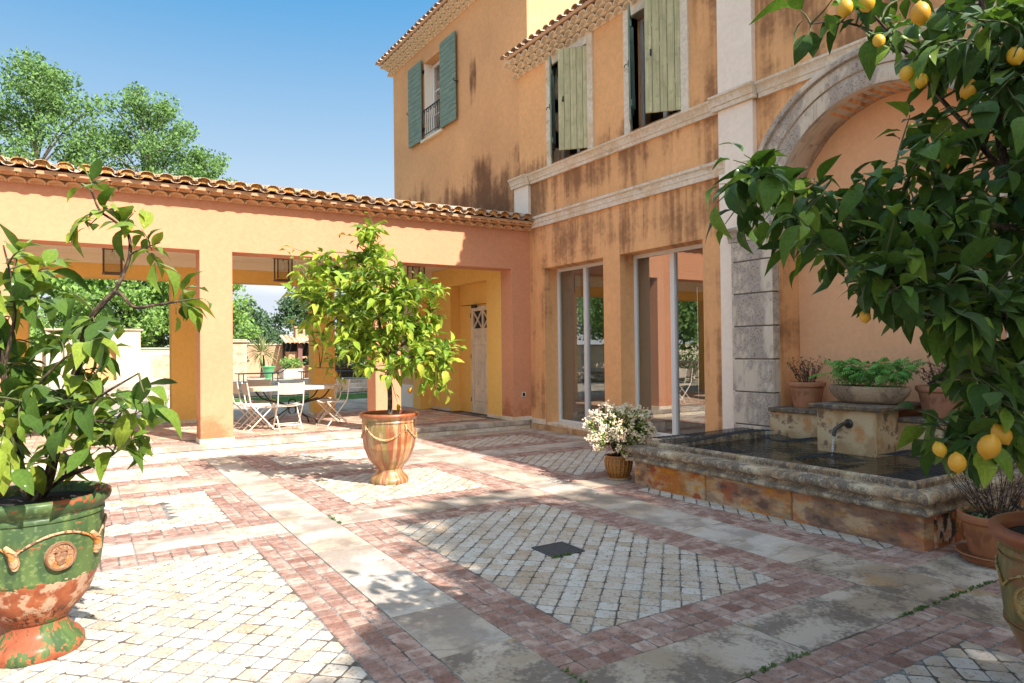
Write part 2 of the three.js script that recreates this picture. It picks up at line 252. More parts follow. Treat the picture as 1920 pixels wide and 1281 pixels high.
// joinery
const woodTone = (a, b, s) => texture(512, 512, (u, v) => { const g = fbm(u, v, 60, 3, s, 4), n = fbm(u, v, 6, 4, s + 3, 4), k = fbm(u, v, 16, 12, s + 6, 3); return mix3(mix3(a, b, sst(0.3, 0.7, g)), b.map((x) => x * 0.8), sst(0.68, 0.78, k) * 0.35).map((x) => x * (0.92 + 0.2 * (n - 0.5))); }, true, 1);
M.shutterPale = STD({ color: L3(0.98, 0.96, 0.92), map: woodTone([218, 208, 164], [198, 190, 146], 141), roughness: 0.75 });
M.shutterGreen = STD({ color: L3(0.8, 0.8, 0.8), map: woodTone([152, 172, 152], [130, 154, 136], 151), roughness: 0.7 });
M.iron = STD({ color: L3(0.035, 0.034, 0.034), metalness: 0.6, roughness: 0.55 });
M.bronze = STD({ color: L3(0.12, 0.085, 0.06), metalness: 0.5, roughness: 0.6 });
M.whiteFrame = STD({ color: L3(0.72, 0.70, 0.66), roughness: 0.4 });
M.glass = PHY({ color: L3(0.86, 0.88, 0.86), roughness: 0.0, transmission: 1, thickness: 0, ior: 2.5, side });
M.winGlass = PHY({ color: L3(0.9, 0.92, 0.92), roughness: 0.0, transmission: 1, thickness: 0, ior: 1.7, side });
M.dark = STD({ color: L3(0.03, 0.028, 0.026), roughness: 1 });
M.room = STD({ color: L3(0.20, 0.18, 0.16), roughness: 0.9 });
M.blind = STD({ color: L3(0.34, 0.32, 0.30), map: texture(256, 256, (u, v) => { const s = 0.5 + 0.5 * Math.sin(u * 2 * Math.PI * 16); return gray(205 + 35 * s + 30 * (fbm(u, v, 40, 60, 161, 2) - 0.5)); }, true, 1 / 0.5), roughness: 0.9 });
M.doorPaint = STD({ color: L3(0.95, 0.86, 0.76), map: woodTone([246, 238, 224], [238, 229, 214], 171), roughness: 0.6 });
M.cream = STD({ color: L3(0.86, 0.78, 0.66), roughness: 0.6 });
M.sling = STD({ color: L3(0.80, 0.70, 0.56), map: texture(128, 128, (u, v) => gray(225 + 25 * Math.sin(u * 200) * Math.sin(v * 200)), true, 8), roughness: 0.9, side });
M.soil = STD({ color: L3(0.055, 0.042, 0.032), map: texture(256, 256, (u, v) => gray(255 * (0.3 + 0.9 * fbm(u, v, 40, 40, 181, 3))), true, 4), bumpMap: fineBump, bumpScale: 0.02, roughness: 1 });
// plants
const barkTone = texture(256, 256, (u, v) => { const g = fbm(u, v, 16, 5, 191, 4), s = fbm(u, v, 40, 30, 192, 3); return mix3([206, 190, 168], [104, 88, 76], sst(0.3, 0.7, g)).map((x) => x * (0.85 + 0.3 * (s - 0.5))); }, true, 6);
M.bark = STD({ color: L3(0.34, 0.27, 0.21), map: barkTone, bumpMap: barkTone, bumpScale: 0.004, roughness: 0.95 });
M.twig = STD({ color: L3(0.10, 0.10, 0.035), roughness: 0.8 });
M.paleBark = STD({ color: L3(0.52, 0.48, 0.42), map: barkTone, roughness: 0.95 });
const veinTone = texture(256, 512, (u, v) => { const x = Math.abs(u - 0.5) * 2; const mid = 1 - sst(0.02, 0.07, x); const w = (v * 9 - x * 1.7); const f = Math.abs(w - Math.round(w)); const side2 = (1 - sst(0.03, 0.12, f)) * (1 - sst(0.75, 0.95, x)); const n = fbm(u, v, 10, 20, 201, 4); const k = 0.86 + 0.3 * (n - 0.4); return mix3([262 * k, 264 * k, 250 * k], [255, 255, 200], Math.max(mid * 0.85, side2 * 0.45)); });
const leafMat = (c, through = 0.44, coat = 0.14) => PHY({ color: L3(...c), map: veinTone, roughness: 0.85, specularIntensity: 0.4, clearcoat: coat, clearcoatRoughness: 0.16, transmission: through, thickness: 0, side });
M.leafDark = [[0.052, 0.115, 0.015], [0.075, 0.155, 0.018], [0.115, 0.215, 0.022], [0.20, 0.31, 0.03], [0.33, 0.42, 0.045]].map((c) => leafMat(c));
M.leafCtr = [[0.16, 0.30, 0.03], [0.27, 0.42, 0.035], [0.38, 0.53, 0.045], [0.49, 0.60, 0.055], [0.60, 0.63, 0.08]].map((c) => leafMat(c, 0.45, 0.22));
const lemonBump = texture(256, 256, (u, v) => gray(255 * fbm(u, v, 50, 40, 211, 2)), false);
M.lemon = [[0.62, 0.29, 0.012], [0.66, 0.35, 0.015], [0.56, 0.24, 0.01]].map((c) => PHY({ color: L3(...c), roughness: 0.45, bumpMap: lemonBump, bumpScale: 0.0005, clearcoat: 0.15, clearcoatRoughness: 0.4 }));
const foliage = (c, t = 0.35) => PHY({ color: L3(...c), roughness: 0.9, transmission: t, thickness: 0, side, clearcoat: 0.15, clearcoatRoughness: 0.4 });

// ---------- ground and courtyard paving ----------
{
  const g = new THREE.PlaneGeometry(1200, 1200).rotateX(-Math.PI / 2).translate(0, -0.06, -200);
  part('ground', uvm(g), STD({ color: L3(0.34, 0.27, 0.17), map: texture(512, 512, (u, v) => gray(180 + 120 * (fbm(u, v, 8, 8, 221, 6) - 0.5)), true, 1 / 6), roughness: 1 }), null, 'structure');
}
const bed = part('paving_bed', uvm(new THREE.PlaneGeometry(30, 34).rotateX(-Math.PI / 2).translate(-9, -0.004, 17 - 0.0)), M.joint, null, 'structure');
bed.userData.label = 'sandy mortar between the courtyard paving stones';
// stones: shared geometries, a few variants each
const quad = (w, d, j, c) => { const p = []; for (const [sx, sz] of [[-1, -1], [1, -1], [1, 1], [-1, 1]]) { const x = sx * w / 2 + rr(-j, j), z = sz * d / 2 + rr(-j, j); const a = [x - sx * c * rr(0.6, 1.4), z], b = [x, z - sz * c * rr(0.6, 1.4)]; p.push(...(sx === sz ? [b, a] : [a, b])); } return p; };
const stoneGeo = (w, d, j, c) => { const [a, b] = UVO(); return uvm(norm(prism(quad(w, d, j, c), rr(-0.001, 0.0015), -0.03, 0.006, 0.004)), a, b); };
const brickGeo = Array.from({ length: 14 }, () => stoneGeo(0.110, 0.110, 0.0025, 0.01));
const BP = 0.115;
function clip(poly, x0, z0, x1, z1) { // clip a polygon to a rectangle
  const cut = (p, f) => { const o = []; for (let i = 0; i < p.length; i++) { const a = p[i], b = p[(i + 1) % p.length], fa = f(a), fb = f(b); if (fa >= 0) o.push(a); if ((fa >= 0) !== (fb >= 0)) { const t = fa / (fa - fb); o.push([lerp(a[0], b[0], t), lerp(a[1], b[1], t)]); } } return o; };
  let p = poly; for (const f of [(q) => q[0] - x0, (q) => x1 - q[0], (q) => q[1] - z0, (q) => z1 - q[1]]) { p = cut(p, f); if (p.length < 3) return null; } return p;
}
const areaOf = (p) => { let a = 0; for (let i = 0; i < p.length; i++) { const q = p[i], r = p[(i + 1) % p.length]; a += q[0] * r[1] - r[0] * q[1]; } return Math.abs(a) / 2; };
const cobGeo = Array.from({ length: 14 }, () => { const [a, b] = UVO(); const g = prism(quad(0.1145, 0.1145, 0.0035, 0.012), rr(-0.0015, 0.0015), -0.03, 0.007, 0.004); g.rotateY(Math.PI / 4); return uvm(norm(g), a, b); });
const inShot = (x, z) => { const d = V(x, 0, z).sub(CAM), f = d.dot(FWD); if (f < 1) return false; const px = 960 + FOC * d.dot(RIGHT) / f, py = 640.5 - FOC * d.dot(UPV) / f; return px > -80 && px < 2000 && py < 1360; };
function panel(x0, z0, x1, z1, own, label, inner) {
  const t = setting('paving_panel', label); const B = 3 * BP, rest = [[], []], cands = [];
  const nx = Math.round((x1 - x0) / BP), nz = Math.round((z1 - z0) / BP), sx = (x1 - x0) / nx, sz = (z1 - z0) / nz;
  for (let i = 0; i < nx; i++) for (let k = 0; k < nz; k++) if (i < 3 || k < 3 || i >= nx - 3 || k >= nz - 3) cands.push({ n: 0, x: x0 + (i + 0.5) * sx, z: z0 + (k + 0.5) * sz, s: [sx / BP, sz / BP] });
  const ix0 = x0 + 3 * sx + 0.004, ix1 = x1 - 3 * sx - 0.004, iz0 = z0 + 3 * sz + 0.004, iz1 = z1 - 3 * sz - 0.004, P = 0.1225 * Math.SQRT2 / 2, cx = (ix0 + ix1) / 2, cz = (iz0 + iz1) / 2;
  const N = Math.ceil((ix1 - ix0 + iz1 - iz0) / P / 2) + 2;
  for (let i = -N; i <= N; i++) for (let k = -N; k <= N; k++) if ((i + k) % 2 === 0) {
    const x = cx + i * P, z = cz + k * P, h = 0.112 * Math.SQRT2 / 2;
    if (inner && Math.abs(x - inner[0]) < inner[2] + 0.05 && Math.abs(z - inner[1]) < inner[3] + 0.05) continue;
    const c = clip([[x - h, z], [x, z - h], [x + h, z], [x, z + h]], ix0, iz0, ix1, iz1); if (!c || areaOf(c) < 0.0012) continue;
    cands.push({ n: 1, x, z, c: areaOf(c) < 0.01239 ? c : null });
  }
  if (inner) for (let i = 0; i < Math.round(inner[2] * 2 / BP); i++) for (let k = 0; k < Math.round(inner[3] * 2 / BP); k++) cands.push({ n: 0, x: inner[0] - inner[2] + (i + 0.5) * BP, z: inner[1] - inner[3] + (k + 0.5) * BP, s: [1, 1] });
  const d2 = (c) => (c.x - CAM.x) ** 2 + (c.z - CAM.z) ** 2; const done = [0, 0];
  cands.sort((a, b) => (inShot(b.x, b.z) - inShot(a.x, a.z)) || d2(a) - d2(b));
  for (const c of cands) {
    const tones = c.n ? M.cobble : M.brick; const mat = tones[Math.min(tones.length - 1, Math.floor(tones.length * Math.pow(rnd(), c.n ? 0.9 : 1)))];
    let g, m;
    if (c.c) { const [a, b] = UVO(); g = uvm(norm(prism(c.c, rr(-0.001, 0.001), -0.03, 0.006, 0.006)), a, b); } else { g = pick(c.n ? cobGeo : brickGeo); m = new THREE.Matrix4().compose(V(c.x + rr(-0.002, 0.002), 0, c.z + rr(-0.002, 0.002)), new THREE.Quaternion().setFromEuler(new THREE.Euler(rr(-0.008, 0.008), (c.n ? 0 : Math.PI / 2 * Math.floor(rr(0, 4))) + rr(-0.02, 0.02), rr(-0.008, 0.008))), V(c.n ? 1 : c.s[0], 1, c.n ? 1 : c.s[1])); }
    if (own && done[c.n] < 295 && inShot(c.x, c.z)) { done[c.n]++; const o = part(c.n ? 'cobble' : 'brick', g, mat, t); if (m) { m.decompose(o.position, o.quaternion, o.scale); } }
    else { const q = g.clone(); if (m) q.applyMatrix4(m); (rest[c.n]).push([q, tones.indexOf(mat)]); }
  }
  rest.forEach((a, n) => { if (!a.length) return; const tones = n ? M.cobble : M.brick; const col = []; const gs = a.map(([q, ti]) => { const b = norm(q), cnt = b.attributes.position.count, ar = new Float32Array(cnt * 3), c0 = tones[ti].color; for (let i = 0; i < cnt; i++) ar.set([c0.r, c0.g, c0.b], i * 3); const o = b.clone(); o.setAttribute('color', new THREE.BufferAttribute(ar, 3)); return o; }); const mm = n ? M.cobbleMass : M.brickMass; part(n ? 'cobble' : 'brick', mergeGeometries(gs), mm, t, 'stuff'); });
  return t;
}
M.cobbleMass = STD({ map: cobTone, vertexColors: true, roughness: 0.9 }); M.brickMass = STD({ map: brickTone, vertexColors: true, roughness: 0.92 });
const XC = [[-11.15, -8.84], [-8.38, -6.04], [-5.59, -3.28], [-2.74, -0.43]], ZR = [[0.48, 2.14], [2.66, 4.97], [5.36, 8.80], [9.26, 11.6], [12.0, 15.4]];
panel(...[XC[2][0], ZR[2][0], XC[2][1], ZR[2][1]], true, 'red brick border round diagonal cream cobbles with the drain in its middle');
panel(...[XC[1][0], ZR[2][0], XC[1][1], ZR[2][1]], true, 'cream cobble panel in a red brick border beside the green glazed pot');
panel(...[XC[3][0], ZR[2][0], XC[3][1], ZR[2][1]], true, 'cobble and brick panel running under the fountain basin');
panel(...[XC[2][0], ZR[1][0], XC[2][1], ZR[1][1]], true, 'cobble and brick panel under the lemon tree in the brown glazed pot');
panel(...[XC[1][0], ZR[1][0], XC[1][1], ZR[1][1]], true, 'cobble panel with a small red brick square in its middle', [-7.22, 3.82, 0.345, 0.345]);
panel(...[XC[2][0], ZR[3][0], XC[2][1], ZR[3][1]], true, 'shaded cobble and brick panel at the bottom edge of the picture');
panel(...[XC[3][0], ZR[3][0], XC[3][1], ZR[3][1]], true, 'shaded paving panel beside the brown glazed pot at the right edge');
panel(...[XC[3][0], ZR[1][0], XC[3][1], ZR[1][1]], true, 'paving panel in front of the tall french doors');
panel(...[XC[3][0], ZR[0][0], XC[3][1], ZR[0][1]], true, 'paving panel in the corner between the two walls');
panel(...[XC[2][0], ZR[0][0], XC[2][1], ZR[0][1]], true, 'narrow paving panel along the step behind the brown glazed pot');
panel(...[XC[1][0], ZR[0][0], XC[1][1], ZR[0][1]], true, 'narrow paving panel along the step behind the green glazed pot');
panel(...[XC[0][0], ZR[2][0], XC[0][1], ZR[2][1]], false, 'sunlit paving panel outside the left edge');
panel(...[XC[0][0], ZR[1][0], XC[0][1], ZR[1][1]], false, 'sunlit paving panel behind the green glazed pot');
{ // pale stone bands between the panels, laid in separate slabs
  const t = setting('stone_band', 'pale stone slab bands that frame the brick and cobble panels'); const G = 0.004;
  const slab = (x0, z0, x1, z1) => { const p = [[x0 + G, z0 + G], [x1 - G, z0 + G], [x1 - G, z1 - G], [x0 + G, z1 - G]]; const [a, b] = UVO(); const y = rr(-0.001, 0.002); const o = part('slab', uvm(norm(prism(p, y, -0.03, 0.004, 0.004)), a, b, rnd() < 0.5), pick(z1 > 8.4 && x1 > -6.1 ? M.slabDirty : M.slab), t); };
  const run = (a0, a1, f, first = 1.5) => { let a = a0; let k = first; while (a < a1 - 0.3) { let b = Math.min(a1, a + k); if (a1 - b < 0.4) b = a1; f(a, b); a = b; k = rr(1.0, 1.75); } };
  for (let i = 0; i < 3; i++) { const x0 = XC[i][1], x1 = XC[i + 1][0]; run(0.48, 8.29, (a, b) => slab(x0, a, x1, b), 1.62); run(8.29, 15.4, (a, b) => slab(x0, a, x1, b), 1.4); }
  for (let j = 0; j < 4; j++) for (let i = 0; i < 4; i++) run(XC[i][0], XC[i][1], (a, b) => slab(a, ZR[j][1], b, ZR[j + 1][0]), 1.17);
  run(-11.15, -0.43, (a, b) => slab(a, 0.07, b, 0.48), 1.3); run(0.07, 5.4, (a, b) => slab(-0.43, a, -0.06, b), 1.2); run(9.0, 15, (a, b) => slab(-0.43, a, 0.0, b), 1.2);
}
{ // square drain grate
  const t = thing('drain_grate', 'square dark iron drain grate sunk among the cream cobbles', 'drain', [-4.44, 0.004, 7.09], 0);
  const c = 0.15; part('frame', [bx(-c, -0.01, -c, c, 0.006, -c + 0.02), bx(-c, -0.01, c - 0.02, c, 0.006, c), bx(-c, -0.0101, -c + 0.02, -c + 0.02, 0.0058, c - 0.02), bx(c - 0.02, -0.0101, -c + 0.02, c, 0.0058, c - 0.02)], M.grate = STD({ color: L3(0.09, 0.09, 0.09), metalness: 0.5, roughness: 0.6 }), t);
  const bars = []; for (let i = 1; i < 9; i++) { const p = -c + 0.02 + i * (2 * c - 0.04) / 9; bars.push(bx(p - 0.008, -0.008, -c + 0.02, p + 0.008, 0.003, c - 0.02), bx(-c + 0.02, -0.007, p - 0.008, c - 0.02, 0.0042, p + 0.008)); }
  part('grille', bars, M.grate, t);
  part('pit_shade_plate', bx(-c + 0.02, -0.006, -c + 0.02, c - 0.02, -0.0045, c - 0.02, 0.0005), M.dark, t);  // flat dark plate put in for the shade of the drain hollow
}

// ---------- roof tiles ----------
function barrel(r0, r1, len, th, up = true, seg = 8) { // half-round tile along +z from 0 (wide end) to len, opening down (up) or up
  const P = []; const pt = (a, z, o) => { const r = lerp(r0, r1, z / len) - o; return [Math.cos(a) * r, (up ? 1 : -1) * Math.sin(a) * r * 0.62, z]; };
  const q = (a, b, c, d) => P.push(...a, ...b, ...c, ...a, ...c, ...d);
  for (let i = 0; i < seg; i++) { const a = Math.PI * i / seg, b = Math.PI * (i + 1) / seg; q(pt(a, 0, 0), pt(b, 0, 0), pt(b, len, 0), pt(a, len, 0)); q(pt(a, 0, th), pt(a, len, th), pt(b, len, th), pt(b, 0, th)); q(pt(a, 0, 0), pt(a, 0, th), pt(b, 0, th), pt(b, 0, 0)); q(pt(a, len, 0), pt(b, len, 0), pt(b, len, th), pt(a, len, th)); }
  const g = new THREE.BufferGeometry(); g.setAttribute('position', new THREE.Float32BufferAttribute(P, 3)); const [ou, ov] = UVO(); return uvm(toCreasedNormals(norm(g), 0.7), ou, ov);
}
const coverGeo = Array.from({ length: 4 }, () => barrel(0.105, 0.082, 0.46, 0.014)); const canalGeo = Array.from({ length: 3 }, () => barrel(0.082, 0.105, 0.46, 0.014, false));
// a slope of tiles: origin = point on the eave line, along = unit vector of the eave, upslope = unit vector up the roof, n columns, rows
function tiles(t, o, along, upslope, s, n, rows, own, step = 0.33) {
  const nrm = V().crossVectors(upslope, along); if (nrm.y < 0) nrm.negate(); const Q = new THREE.Matrix4().makeBasis(V().crossVectors(nrm, upslope), nrm, upslope); const list = [];
  for (let r = 0; r < rows; r++) for (let i = 0; i < n; i++) { list.push([1, i * s, r]); list.push([0, (i + 0.5) * s, r]); }
  const cs = list.map(([c, a, r]) => { const p = o.clone().addScaledVector(along, a + rr(-0.008, 0.008)).addScaledVector(upslope, r * step + rr(-0.012, 0.012) + (c ? 0 : 0.02) - (r === 0 ? 0 : 0.02)).addScaledVector(nrm, (c ? 0.055 : 0.045) + r * 0.004); return { c, p, d: p.distanceTo(CAM) }; }).sort((x, y) => x.d - y.d);
  const rest = [], q0 = new THREE.Quaternion().setFromRotationMatrix(Q); let k = 0;
  for (const { c, p } of cs) { const g = pick(c ? coverGeo : canalGeo), m = pick(M.clay), q = q0.clone().multiply(new THREE.Quaternion().setFromEuler(new THREE.Euler(rr(-0.012, 0.012), rr(-0.02, 0.02), rr(-0.03, 0.03)))); const sc = V(s / 0.25, s / 0.25, 1);
    if (k < own) { k++; const o2 = part('roof_tile', g, m, t); o2.position.copy(p); o2.quaternion.copy(q); o2.scale.copy(sc); } else rest.push(g.clone().applyMatrix4(new THREE.Matrix4().compose(p, q, sc))); }
  if (rest.length) part('roof_tile', rest, M.clay[0], t, 'stuff');
}
// genoise: rows of half-round tile ends bedded in mortar under an eave; frame: along, out, origin at wall face
function genoise(t, o, along, out, len, rows, s, rise, proj, mat, own) {
  const geos = []; const arc = new THREE.Shape(); const R = s / 2 - 0.004, H = rise * 0.92;
  arc.moveTo(-R, 0); for (let i = 1; i <= 10; i++) { const a = Math.PI - Math.PI * i / 10; arc.lineTo(Math.cos(a) * R, Math.sin(a) * H); } const r2 = R - 0.022, h2 = H - 0.02; arc.lineTo(r2, 0); for (let i = 1; i <= 10; i++) { const a = Math.PI * i / 10; arc.lineTo(Math.cos(a) * r2, Math.sin(a) * h2); } arc.lineTo(-R, 0);
  const fill = new THREE.Shape(); fill.moveTo(-r2, 0); for (let i = 1; i <= 10; i++) { const a = Math.PI - Math.PI * i / 10; fill.lineTo(Math.cos(a) * r2, Math.sin(a) * h2); } fill.lineTo(-r2, 0);
  const tileG = mergeGeometries([norm(new THREE.ExtrudeGeometry(arc, { depth: proj + 0.06, bevelEnabled: false }).translate(0, 0, -0.06)), norm(new THREE.ExtrudeGeometry(fill, { depth: proj - 0.02, bevelEnabled: false }).translate(0, 0, -0.06))]);
  const g1 = uvm(toCreasedNormals(tileG, 0.6)); const Q = new THREE.Matrix4().makeBasis(along, V(0, 1, 0), out); if (Q.determinant() < 0) Q.makeBasis(along.clone().negate(), V(0, 1, 0), out); const q = new THREE.Quaternion().setFromRotationMatrix(Q);
  const all = [], rest = [];
  for (let r = 0; r < rows; r++) for (let i = 0; i <= len / s; i++) all.push(o.clone().addScaledVector(along, (i + (r % 2 ? 0.5 : 0)) * s + rr(-0.004, 0.004)).addScaledVector(out, r * proj + rr(-0.006, 0.006)).add(V(0, r * rise, 0)));
  all.sort((a, b) => a.distanceTo(CAM) - b.distanceTo(CAM)).forEach((p, i) => { if (i < own) { const m = part('eave_tile', g1, mat, t); m.position.copy(p); m.quaternion.copy(q); } else rest.push(g1.clone().applyMatrix4(new THREE.Matrix4().compose(p, q, V(1, 1, 1)))); });
  if (rest.length) part('eave_tile', rest, mat, t, 'stuff');
  const mort = []; for (let r = 0; r < rows; r++) { const b = cbox(len, rise, (r + 1) * proj + 0.1 - 0.075, 0.003); b.applyQuaternion(q); const c = o.clone().addScaledVector(along, len / 2).addScaledVector(out, ((r + 1) * proj - 0.1 - 0.075) / 2).add(V(0, (r + 0.5) * rise + 0.012, 0)); b.translate(c.x, c.y, c.z); mort.push(uvm(b)); }
  part('eave_mortar', mort, mat, t);
}

// ---------- loggia wing ----------
const FL = 0.16, PX = [[-11.6, -11.14], [-8.82, -8.35], [-6.03, -5.56], [-3.23, -2.76], [-0.43, 0]], ZB = -3.65;
{
  const t = thing('loggia_wing', 'sunlit orange arcaded wing with square openings and a clay tiled roof', 'building');
  // outline: walk the feet of the piers and the heads of the openings
  const O = [[-14.4, FL], [-13.93, FL]]; for (const [a, b] of PX) O.push([O[O.length - 1][0], 3.12], [a, 3.12], [a, FL], [b, FL]); O.push([0, 3.93], [-14.4, 3.93]);
  part('front_wall', M.wingUV(wallZ(O, [], 0, 0.42, 0.006)), M.wing, t);
  const Bk = [[-14.4, FL], [-13.93, FL]]; const PB = PX.slice(0, 4).map(([a, b]) => [a - 0.03, b - 0.03]); for (const [a, b] of PB) Bk.push([Bk[Bk.length - 1][0], 3.0], [a, 3.0], [a, FL], [b, FL]); Bk.push([PB[3][1], 3.0], [-0.75, 3.0], [-0.75, FL], [-0.43, FL], [-0.43, 3.93], [-14.4, 3.93]);
  part('back_wall', wallZ(Bk, [], ZB, 0.42, 0.006), M.inner, t);
  part('back_outside_render', M.wingUV(bx(-14.4, 3.02, ZB - 0.44, -0.43, 3.93, ZB - 0.4235)), M.wing, t);
  part('ceiling', bx(-14.4, 3.42, ZB, -0.434, 3.5, -0.42), M.ceiling, t);
  part('ceiling_band', [bx(-14.4, 3.26, ZB, -0.434, 3.42, ZB + 0.07), bx(-14.4, 3.26, -0.49, -0.434, 3.42, -0.42)], M.ceiling, t);
  // end wall with the door recess
  const ew = wallX([[-0.42, FL], [-0.42, 3.42], [ZB, 3.42], [ZB, FL], [-2.66, FL], [-2.66, 3.0], [-1.0, 3.0], [-1.0, FL]], [], -0.43, 0.24, 0.004); part('end_wall', ew, M.inner, t);
  part('recess_wall', bx(-0.188, FL, -2.9, -0.05, 3.2, -0.8), M.inner, t);
  part('skirting', bx(-0.445, FL, ZB, -0.429, FL + 0.07, -2.67), M.trim, t); part('skirting', bx(-0.445, FL, -0.99, -0.429, FL + 0.07, -0.005), M.trim, t);
  const pl = []; for (const [a, b] of PX) pl.push(bx(a - 0.014, FL, -0.434, b + (b === 0 ? -0.001 : 0.014), FL + 0.075, 0.016)); for (const [a, b] of PB) pl.push(bx(a - 0.012, FL, ZB - 0.43, b + 0.012, FL + 0.075, ZB + 0.014)); pl.forEach((g) => part('plinth', g, M.trim, t));
  // roof
  const ey = 4.045, ez = 0.24, ry = 4.5, rz = -2.05, L = Math.hypot(ez - rz, ry - ey), up = V(0, (ry - ey) / L, -(ez - rz) / L);
  part('roof_deck', [uvm(new THREE.BoxGeometry(14.4, 0.05, L).rotateX(Math.atan2(ry - ey, ez - rz)).translate(-7.2, (ey + ry) / 2 - 0.03, (ez + rz) / 2)), uvm(new THREE.BoxGeometry(14.4, 0.05, L).rotateX(-Math.atan2(ry - ey, ez - rz)).translate(-7.2, (ey + ry) / 2 - 0.03, 2 * rz - (ez + rz) / 2))], M.clayUnder, t);
  { const hd = new THREE.Shape(); hd.moveTo(-0.093, -0.012); for (let k = 0; k <= 12; k++) hd.lineTo(-0.093 * Math.cos(Math.PI * k / 12), 0.06 * Math.sin(Math.PI * k / 12)); hd.lineTo(0.093, -0.012); const hg = new THREE.ExtrudeGeometry(hd, { depth: 0.05, bevelEnabled: false }); M.mortarYellow = STD({ color: L3(0.66, 0.39, 0.14), map: clayTone, bumpMap: fineBump, bumpScale: 0.004, roughness: 0.95 }); for (let i = 0; i < 44; i++) { const [a, b] = UVO(), m = part('eave_mortar', uvm(hg.clone(), a, b), M.mortarYellow, t); m.position.set(-11.0 + i * 0.25 + rr(-0.006, 0.006), ey + 0.05, ez + 0.012 + rr(-0.012, 0.008)); } }
  tiles(t, V(-11.0, ey, ez + 0.08), V(1, 0, 0), up, 0.25, 44, 8, 295, 0.31);
  const ridge = []; for (let i = 0; i < 32; i++) { const g = barrel(0.12, 0.1, 0.44, 0.015); g.rotateY(Math.PI / 2); g.translate(-11.2 + i * 0.35, ry + 0.05 + rr(-0.01, 0.01), rz + rr(-0.01, 0.01)); ridge.push(g); } ridge.forEach((g) => part('ridge_tile', g, pick(M.clay), t));
  genoise(t, V(-11.3, 3.89, 0), V(1, 0, 0), V(0, 0, 1), 11.28, 2, 0.215, 0.072, 0.1, M.genoise, 120);
}
{ // loggia floor and its step
  const t = setting('loggia_floor', 'raised stone and brick floor of the arcade');
  part('floor_bed', bx(-14.4, -0.03, ZB - 0.8, -0.06, FL - 0.012, -0.36), M.joint, t);
  let x = -14.2; while (x < -0.3) { let l = Math.min(rr(1.1, 1.7), -0.06 - x); if (-0.06 - x - l < 0.6) l = -0.06 - x; const [a, b] = UVO(); part('step_slab', uvm(norm(bx(x + 0.002, 0.075, -0.36, Math.min(-0.062, x + l - 0.002), FL, 0.06, 0.008)), a, b), pick(M.slab), t); part('step_riser', uvm(norm(bx(x + 0.002, -0.03, -0.36, Math.min(-0.062, x + l - 0.002), 0.072, 0.045, 0.004)), b, a), M.trim, t); x += l; }
  // two brick bands and a field of large tiles, as far as they read
  for (let k = 0; k < 2; k++) for (let i = 0; i < 120; i++) { const px = -0.55 - i * 0.116; if (px < -11.3) break; (M.tmp = M.tmp || []).push([px, -0.42 - k * 0.116]); }
  const gs = M.tmp.map(([px, pz]) => { const g = pick(brickGeo).clone(); g.translate(px, FL, pz); return g; }); part('brick', gs, M.brick[1], t, 'stuff');
  const tl = []; let n = 0; for (let px = -11; px < -0.6; px += 0.4) for (let pz = -0.75; pz > ZB - 0.7; pz -= 0.4) { const [a, b] = UVO(); const g = uvm(norm(bx(px + 0.003, FL - 0.03, pz - 0.397, px + 0.397, FL + rr(-0.001, 0.001), pz - 0.003, 0.003)), a, b); part('floor_tile', g, (Math.round(px * 2.5) + Math.round(pz * 2.5)) % 3 === 0 ? M.floorTile2 || (M.floorTile2 = STD({ color: L3(0.68, 0.46, 0.37), map: brickTone, roughness: 0.75 })) : M.floorTile || (M.floorTile = STD({ color: L3(0.80, 0.63, 0.50), map: slabTone, roughness: 0.75 })), t); }
}
function lantern(x, label) {
  const t = thing('ceiling_lantern', label, 'lantern', [x, 2.9, -1.87], 0, 'bronze lanterns hanging in the arcade'); const w = 0.13, h = 0.42;
  for (const sx of [-1, 1]) for (const sz of [-1, 1]) part('post', bx(sx * w - 0.012, 0.02, sz * w - 0.012, sx * w + 0.012, h, sz * w + 0.012), M.bronze, t);
  for (const y of [0, h]) part('ring', [bx(-w - 0.02, y - 0.012, -w - 0.02, w + 0.02, y + 0.012, -w + 0.014), bx(-w - 0.02, y - 0.012, w - 0.014, w + 0.02, y + 0.012, w + 0.02), bx(-w - 0.02, y - 0.0118, -w + 0.014, -w + 0.014, y + 0.0118, w - 0.014), bx(w - 0.014, y - 0.0118, -w + 0.014, w + 0.02, y + 0.0118, w - 0.014)], M.bronze, t);
  for (const s of [-1, 1]) { part('pane', bx(-w + 0.013, 0.02, s * w - 0.001, w - 0.013, h - 0.02, s * w + 0.001, 0.0004), M.winGlass, t); part('pane', bx(s * w - 0.001, 0.02, -w + 0.013, s * w + 0.001, h - 0.02, w - 0.013, 0.0004), M.winGlass, t); }
  part('bulb', lathe([[0.0, 0.22], [0.018, 0.225], [0.03, 0.25], [0.03, 0.28], [0.015, 0.32], [0.014, 0.36], [0, 0.36]], 16), M.cream, t); part('rod', tube([V(0, 0.36, 0), V(0, 0.54, 0)], 0.01), M.bronze, t);
}
lantern(-7.12, 'bronze lantern in the wide opening behind the green glazed pot plant'); lantern(-4.33, 'bronze lantern hanging above the garden table and chairs'); lantern(-1.62, 'bronze lantern half hidden behind the central lemon tree, nearest the cream door');
